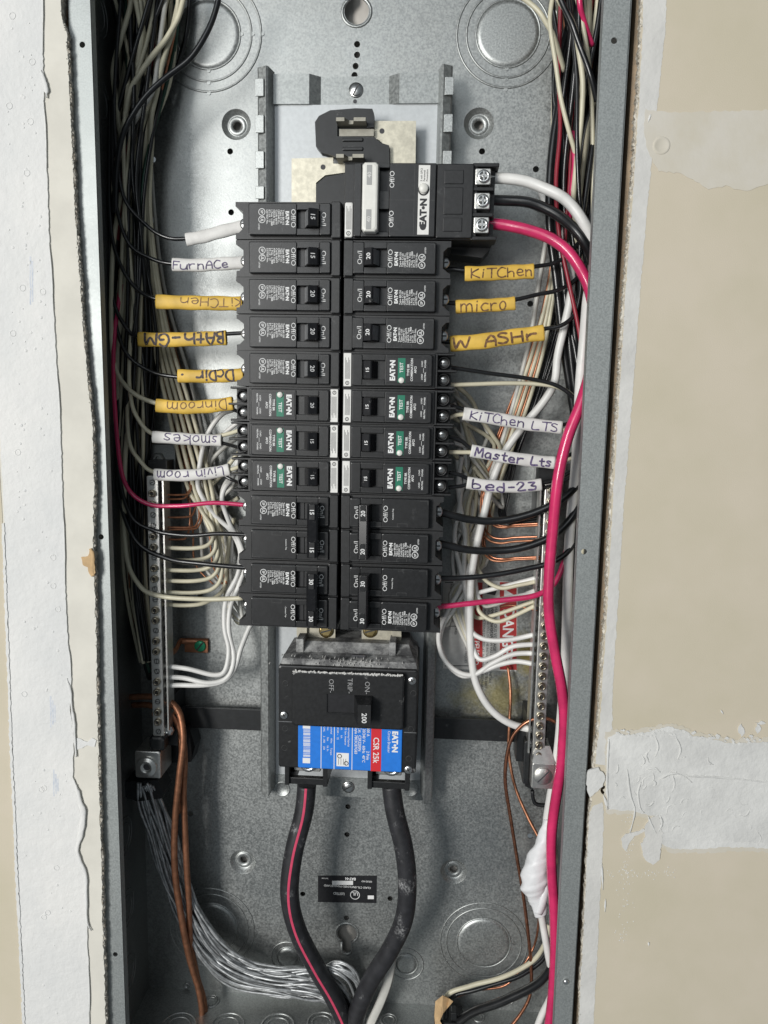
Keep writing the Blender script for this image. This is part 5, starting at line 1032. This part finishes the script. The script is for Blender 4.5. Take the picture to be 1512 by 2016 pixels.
# loose cable by the box floor with torn kraft paper
wire([(1080, 1820, 78), (1074, 1855, 74), (1056, 1885, 68), (1020, 1910, 64), (975, 1928, 62), (930, 1940, 62), (895, 1950, 62), (876, 1966, 62), (868, 1995, 64), (872, 2050, 66)], 2.0, 'w_cream', 'cream wire of the loose cable by the box floor')
wire([(1086, 1825, 80), (1080, 1865, 78), (1062, 1896, 72), (1025, 1920, 68), (980, 1936, 66), (930, 1950, 66), (896, 1960, 66), (880, 1980, 66), (878, 2050, 66)], 2.0, 'w_black', 'black wire of the loose cable by the box floor')
wire([(1062, 1800, 78), (1052, 1860, 76), (1020, 1915, 72), (990, 1942, 70), (940, 1950, 70), (895, 1962, 68)], 1.0, 'copper', 'copper ground of the loose cable by the box floor', name='ground_wire')
m = MB(); V = [P(*p) for p in ((857, 1972, 60), (872, 1960, 54), (884, 1966, 57), (892, 1972, 50), (880, 1986, 55), (872, 1996, 52), (866, 2010, 58), (855, 2000, 60), (878, 2030, 56), (858, 2035, 58))]
m.add(V, [(0, 1, 7), (1, 2, 5), (2, 3, 4), (2, 4, 5), (1, 5, 6), (1, 6, 7), (7, 6, 9), (6, 8, 9)]); m.add([v + Vector((0, .4, 0)) for v in V], [f[::-1] for f in [(0, 1, 7), (1, 2, 5), (2, 3, 4), (2, 4, 5), (1, 5, 6), (1, 6, 7), (7, 6, 9), (6, 8, 9)]])
obj('kraft_paper', m, 'kraft', None, 'torn brown kraft paper sleeve on the loose cable', 'paper')
cl = thing('cable_clamp', 'black plastic clamp holding the loose cable at the box floor', 'clamp')
cc = P(885, 2004, 66); m = MB(); m.loft([[(cc.x - 13, 58, ZB), (cc.x + 13, 58, ZB), (cc.x + 13, 82, ZB), (cc.x - 13, 82, ZB)], [(cc.x - 11, 60, ZB + 10), (cc.x + 11, 60, ZB + 10), (cc.x + 11, 80, ZB + 10), (cc.x - 11, 80, ZB + 10)]]); obj('clamp_base', m, 'insulator', cl)
m = MB(); m.box(cc.x + 1, cc.x + 6, 62, 70, ZB + 10, ZB + 18, .6); obj('clamp_jaw', m, 'insulator', cl); m = MB(); m.box(cc.x - 11, cc.x - 7, 62, 70, ZB + 10, ZB + 16, .6); obj('clamp_jaw', m, 'insulator', cl)
# ================================================================== handwritten sleeves
F = {
 'F': [[(0, 0), (.05, 1)], [(.05, 1), (.7, .95)], [(.03, .5), (.5, .52)]], 'u': [[(0, .65), (.03, .15), (.25, 0), (.5, .12), (.6, .65)], [(.6, .65), (.62, 0)]], 'r': [[(0, .62), (.05, 0)], [(.03, .35), (.22, .6), (.5, .6)]],
 'n': [[(0, .65), (0, 0)], [(0, .4), (.25, .62), (.5, .5), (.55, 0)]], 'A': [[(0, 0), (.1, .55), (.35, .95), (.6, .6), (.62, 0)], [(.1, .42), (.6, .42)]], 'c': [[(.55, .58), (.25, .64), (0, .32), (.2, .02), (.58, .06)]],
 'e': [[(.05, .32), (.5, .36), (.45, .6), (.2, .64), (.03, .35), (.2, .02), (.58, .08)]], 'K': [[(0, 0), (.02, 1)], [(.6, .95), (.05, .45), (.65, 0)]], 'i': [[(.1, 0), (.1, .6)], [(.1, .84), (.12, .9)]], 'T': [[(0, .98), (.75, 1)], [(.37, 1), (.35, 0)]],
 'C': [[(.62, .9), (.3, 1), (.02, .6), (.08, .15), (.35, 0), (.66, .1)]], 'h': [[(0, 1), (.02, 0)], [(.02, .42), (.3, .62), (.52, .45), (.55, 0)]], 'm': [[(0, .65), (.02, 0)], [(.02, .45), (.2, .65), (.38, .5), (.4, 0)], [(.4, .45), (.6, .65), (.76, .5), (.8, 0)]],
 'o': [[(.28, .64), (.03, .4), (.1, .05), (.38, 0), (.55, .3), (.45, .58), (.28, .64)]], 'W': [[(0, 1), (.15, 0), (.42, .7), (.68, 0), (.88, 1)]], 'S': [[(.58, .9), (.25, 1), (.05, .75), (.5, .45), (.55, .12), (.25, 0), (0, .1)]], 'H': [[(0, 1), (.03, 0)], [(.6, 1), (.62, 0)], [(.02, .5), (.62, .52)]],
 'B': [[(.02, 0), (0, 1), (.45, .95), (.5, .7), (.05, .52), (.55, .4), (.55, .08), (.02, 0)]], 't': [[(.2, .95), (.22, .1), (.45, 0)], [(0, .62), (.45, .64)]], 'D': [[(.02, 0), (0, 1), (.45, .9), (.62, .5), (.45, .1), (.02, 0)]], 'G': [[(.6, .85), (.3, 1), (.02, .6), (.1, .1), (.4, 0), (.62, .15), (.6, .45), (.35, .45)]], 'R': [[(0, 0), (.02, 1), (.5, .9), (.5, .6), (.05, .5), (.6, 0)]],
 's': [[(.5, .55), (.25, .65), (.08, .5), (.42, .25), (.35, .03), (.02, .05)]], 'k': [[(0, 0), (.02, 1)], [(.5, .62), (.05, .32), (.55, 0)]], 'L': [[(.05, 1), (0, .02), (.6, 0)]], 'v': [[(0, .65), (.25, 0), (.5, .65)]], '-': [[(.05, .4), (.45, .42)]], 'b': [[(0, 1), (.02, 0), (.45, .05), (.5, .4), (.2, .55), (.02, .4)]],
 'd': [[(.5, 1), (.5, 0), (.15, .02), (.02, .3), (.2, .55), (.5, .45)]], '2': [[(.02, .75), (.25, 1), (.52, .75), (.05, .02), (.6, .04)]], '3': [[(.05, .95), (.5, .9), (.2, .55), (.55, .4), (.45, .05), (.02, .06)]], 'M': [[(0, 0), (.08, 1), (.4, .35), (.72, 1), (.8, 0)]], '.': [[(.1, .4), (.16, .42)]], 'a': [[(.5, .58), (.2, .62), (.03, .3), (.2, .02), (.48, .2), (.5, .6), (.55, 0)]], ' ': []}
WID = {'i': .3, ' ': .45, '-': .55, '.': .3, 'W': .95, 'm': .88, 'M': .86, 't': .5}
def sleeve(pts, hw, mt, txt=None, ink='ink_purple', pen=.4, flip=False, s0=.06, s1=.94, up=(.16, .84), label='', dy=0.0, group='yellow and white tag sleeves over the wires'):
    """flattened tube along pts; handwriting lies on its front face"""
    q = smooth_path(ppath(pts), 10); L = len(q); dth = 2.6
    def frame(s):
        f = s * (L - 1); i = max(0, min(L - 2, int(f))); p = q[i].lerp(q[i + 1], f - i); t = (q[min(i + 1, L - 1)] - q[max(i - 1, 0)]); t = t.normalized(); n = Vector((0, -1, 0)); n = (n - t * n.dot(t)).normalized(); b = Vector((t.z, 0, -t.x)) ; b = n.cross(t); return p, t, n, b
    if frame(.5)[3].z < 0: sg = -1
    else: sg = 1
    sec = [(-1, .0), (-.93, .55), (-.6, .9), (0, 1.0), (.6, .9), (.93, .55), (1, 0), (.8, -.7), (0, -.9), (-.8, -.7)]
    rings_ = []
    for i in range(L):
        p, t, n, b = frame(i / (L - 1)); w = hw * (1 + .035 * math.sin(i * .7))
        skew = (i in (0, L - 1)) * .0
        rings_.append([p + b * (sg * u * w) + n * (v * dth) for u, v in sec])
    m = MB(); m.loft(rings_, True); root = thing('wire_tag', label, 'wire tag', group); obj('sleeve', m, mt, root)
    if txt:
        rnd = random.Random(txt); tot = sum(WID.get(ch, .66) + .14 for ch in txt); ln = sum((q[i + 1] - q[i]).length for i in range(L - 1))
        def surf(s, u, k):
            p, t, n, b = frame(s); au = abs(u); v = 1 - au / .6 * .1 if au < .6 else .9 - (au - .6) / .33 * .35
            return p + b * (sg * u * hw) + n * (v * dth + .2 + k)
        m = MB(); x = 0; kk = 0; pen *= 1.28
        lo, hi = up
        for ch in txt:
            w = WID.get(ch, .66); wob = rnd.uniform(-.05, .05); sl = rnd.uniform(-.05, .08); hs = rnd.uniform(.88, 1.08)
            for st in F[ch]:
                P2 = []
                st_ = [Vector((a, b, 0)) for a, b in st]
                if len(st_) == 2: st_ = [st_[0].lerp(st_[1], j / 6) for j in range(7)]
                pp = smooth_path(st_, 4) if len(st) > 2 else st_
                for a in pp:
                    gx = (x + a.x + sl * a.y) / tot; gy = lo + (hi - lo) * (a.y * hs + wob)
                    s = s0 + (s1 - s0) * gx; u = (gy * 2 - 1)
                    if flip: s = 1 - s; u = -u
                    P2.append(surf(min(1, max(0, s)), max(-.97, min(.97, u)), kk * .004))
                kk += 1; vs = []
                for i, p in enumerate(P2):
                    d = (P2[min(i + 1, len(P2) - 1)] - P2[max(i - 1, 0)]); d = d.normalized() if d.length > 1e-6 else Vector((1, 0, 0))
                    nn = Vector((d.z, 0, -d.x)); 
                    if nn.length < 1e-6: nn = Vector((0, 0, 1))
                    nn.normalize(); ww = pen * (.8 + .4 * rnd.random()); vs += [p + nn * ww, p - nn * ww]
                m.add(vs, [(2 * i, 2 * i + 1, 2 * i + 3, 2 * i + 2) for i in range(len(P2) - 1)] + [(2 * i + 2, 2 * i + 3, 2 * i + 1, 2 * i) for i in range(0)])
                for p in (P2[0], P2[-1]): m.add([p + Vector((pen * math.cos(a), 0, pen * math.sin(a))) for a in [2 * math.pi * j / 8 for j in range(8)]], [tuple(range(8))])
            x += w + .14
        obj('handwriting', m, ink, root)
    return root
sleeve([(367, 472, 43), (400, 466, 43), (440, 455, 42), (480, 446, 42)], 4.6, 'sl_white', None, label='blank cream sleeve pushed over the wire of the topmost 15 amp breaker')
sleeve([(340, 521, 43), (390, 522, 43), (440, 519, 42), (484, 517, 42)], 4.7, 'sl_white', 'FurnACe', 'ink_purple', .34, s0=.03, s1=.76, up=(.16, .74), label='white sleeve handwritten furnace in purple marker')
sleeve([(308, 594, 43), (370, 596, 43), (430, 597, 42), (478, 598, 42)], 5.2, 'sl_yellow', 'KiTCHen', 'ink_brown', .26, True, .04, .76, up=(.2, .82), label='yellow sleeve handwritten kitchen upside down in thin brown ink')
sleeve([(273, 668, 43), (330, 669, 43), (400, 667, 42), (446, 665, 42)], 5.3, 'sl_yellow', 'BAth-GM', 'ink_black', .66, True, .06, .92, up=(.12, .86), label='yellow sleeve handwritten bath upside down in bold black marker')
sleeve([(351, 740, 43), (400, 741, 43), (440, 740, 42), (480, 738, 42)], 4.9, 'sl_yellow', 'DcDir .', 'ink_black', .60, True, .18, .96, up=(.1, .86), label='short yellow sleeve with smeared bold upside down lettering and a dot')
sleeve([(308, 798, 42), (360, 802, 42), (410, 800, 42), (459, 794, 41)], 5.0, 'sl_yellow', 'Dinroom', 'ink_brown', .28, True, .1, .86, up=(.14, .84), label='yellow sleeve handwritten din room upside down in thin ink')
sleeve([(301, 860, 42), (350, 863, 42), (400, 866, 42), (437, 867, 41)], 4.5, 'sl_white', 'smokes', 'ink_purple', .32, True, .1, .86, up=(.14, .98), label='white sleeve handwritten smokes upside down in purple ink')
sleeve([(304, 934, 42), (355, 936, 42), (410, 932, 42), (453, 924, 41)], 4.5, 'sl_white', 'Livin room', 'ink_purple', .32, True, .12, .95, up=(.14, .9), label='white sleeve handwritten living room upside down in purple ink')
sleeve([(915, 539, 37), (960, 538, 37), (1010, 536, 38), (1051, 534, 38)], 5.2, 'sl_yellow', 'KiTChen', 'ink_brown', .36, False, .12, .97, up=(.2, .82), label='yellow sleeve handwritten kitchen the right way up in brown marker')
sleeve([(897, 604, 37), (940, 602, 37), (980, 600, 38), (1014, 597, 38)], 4.7, 'sl_yellow', 'micro', 'ink_brown', .36, False, .1, .84, up=(.1, .95), label='yellow sleeve handwritten micro in brown marker')
sleeve([(886, 677, 37), (950, 672, 37), (1010, 663, 38), (1071, 655, 38)], 5.6, 'sl_yellow', 'W ASHr', 'ink_brown', .62, False, .05, .93, up=(.16, .80), label='yellow sleeve handwritten wash in thick dark brown marker')
sleeve([(912, 814, 36), (975, 824, 36), (1040, 835, 37), (1106, 842, 37)], 4.7, 'sl_white', 'KiTChen LTS', 'ink_purple', .34, False, .1, .95, up=(.18, .82), label='long white sleeve handwritten kitchen LTS in purple marker')
sleeve([(927, 887, 36), (980, 897, 36), (1040, 906, 37), (1092, 911, 37)], 4.6, 'sl_white', 'Master Lts', 'ink_purple', .50, False, .08, .95, up=(.18, .84), label='white sleeve handwritten master lights in thick purple marker')
sleeve([(919, 950, 36), (970, 957, 36), (1020, 958, 37), (1066, 954, 37)], 4.5, 'sl_white', 'bed-23', 'ink_purple', .50, False, .1, .93, up=(.16, .86), label='white sleeve handwritten bed 23 in thick purple marker')
# ================================================================== stickers on the back plate
t = thing('warning_label', 'white and red danger label with fine print on the back plate', 'label')
SY = D - .25
def sp(px, py, Y=SY): return xz(px, py, Y)
A = [(872, 1138), (1020, 1146), (1016, 1322), (872, 1316)]
m = MB(); m.prism(pxpoly(A[::-1], SY), SY, SY + .2); obj('label_sheet', m, 'warn_white', t)
m = MB()
for x0_, x1_ in ((930, 950), (984, 1017)): m.prism(pxpoly([(x0_, 1146), (x1_, 1147), (x1_, 1319), (x0_, 1318)][::-1], SY), SY - .06, SY)
obj('red_band', m, 'warn_red', t)
m = MB(); y0 = SY - .1
o = P(992, 1200, y0); m.text('DANGER', 8.6, (o.x, y0, o.z), TX, TY, .02, 'L', .9)
o = P(934, 1255, y0); m.text('! PELIGRO', 4.4, (o.x, y0, o.z), TX, TY, .01, 'L', .85)
o = P(1003, 1172, y0); m.prism([(o.x - 4.4, o.z - 5), (o.x - 4.4, o.z + 5), (o.x + 4.6, o.z)][::-1], y0, y0 + .05)
obj('white_lettering', m, 'print_white', t)
m = MB()
for px, s, sz in ((974, 'HAZARDOUS VOLTAGE', 2.4), (966, 'INJURY OR DEATH', 2.4)):
    o = P(px, 1196, y0); m.text(s, sz, (o.x, y0, o.z), TX, TY, .008, 'L')
for k, s in enumerate(('HAS A DEDICATED LINE TO THE', 'INSTALLER: ELECTRICIAN', 'READ AND FOLLOW THE', 'INSTRUCTIONS LOCATED')):
    o = P(957 + 0 * k, 1196, y0)
for k, s in enumerate(('INSTALLER: ELECTRICIAN HAS A DUTY TO INSTALL', 'READ AND FOLLOW THE INSTALLATION NOTES FIRST', 'INSTRUCTIONS LOCATED AT THE FOLLOWING PAGE')):
    o = P(976 - 8 * k - 8, 1200, y0); m.text(s, 1.9, (o.x, y0, o.z), TX, TY, .004, 'L')
for k in range(4):
    o = P(920 - 11 * k, 1150, y0); m.text(('DIRECTIVES QUE LIRE AVANT TRAVAUX ELECTRIQUES', 'TROUVANT A LIGNE SUIVANTE', 'PELIGRO LEA LAS INSTRUCCIONES', 'http://www.eaton.com/instructions')[k], 1.9, (o.x, y0, o.z), TX, TY, .004, 'L')
for (a, b, c_, d) in ((874, 1232, 928, 1233.5), (926, 1142, 927.5, 1315), (876, 1310, 928, 1311.5), (876, 1146, 928, 1147.5)): m.prism(pxpoly([(a, b), (c_, b), (c_, d), (a, d)][::-1], SY), y0, SY)
o = P(968, 1160, y0); m.prism([(o.x - 4, o.z - 4), (o.x + 3, o.z - 5), (o.x + 5, o.z + 1), (o.x + 1, o.z + 2), (o.x + 4, o.z + 4.5), (o.x - 3, o.z + 4)][::-1], y0, y0 + .05)
obj('black_lettering', m, 'print_dark', t)
t = thing('approval_label', 'small black approval label printed upside down between the main cables', 'label')
B4 = [(626, 1724), (742, 1724), (741, 1778), (626, 1776)]
m = MB(); m.prism(pxpoly(B4[::-1], SY), SY, SY + .2); obj('label_sheet', m, 'sticker_black', t)
UX, UY = (-1, 0, 0), (0, 0, -1); m = MB()
def up_text(s, sz, px, py, al='C', bold=.01, sq=1): o = P(px, py, y0); m.text(s, sz, (o.x, y0, o.z), UX, UY, bold, al, sq)
up_text('EAT•N', 2.2, 690, 1728, 'C', .05); up_text('30-3144', 1.2, 640, 1728); up_text('ISSUE NO', 1.5, 722, 1734); up_text('CLASS CTL ENCLOSED PANELBOARD', 1.75, 684, 1744, 'C', .01, .98); up_text('LISTED', 2.3, 667, 1757); up_text('UL', 3.0, 699, 1757)
c = xz(699, 1762, SY); m.torus(c, 4.0, .4, y0, 22, flat=.1, sides=4)
for (a, b, c_, d) in ((654, 1734, 695, 1742), (724, 1763, 736, 1770)): m.prism(pxpoly([(a, b), (c_, b), (c_, d), (a, d)][::-1], SY), y0, SY)
obj('white_lettering', m, 'print_white', t)
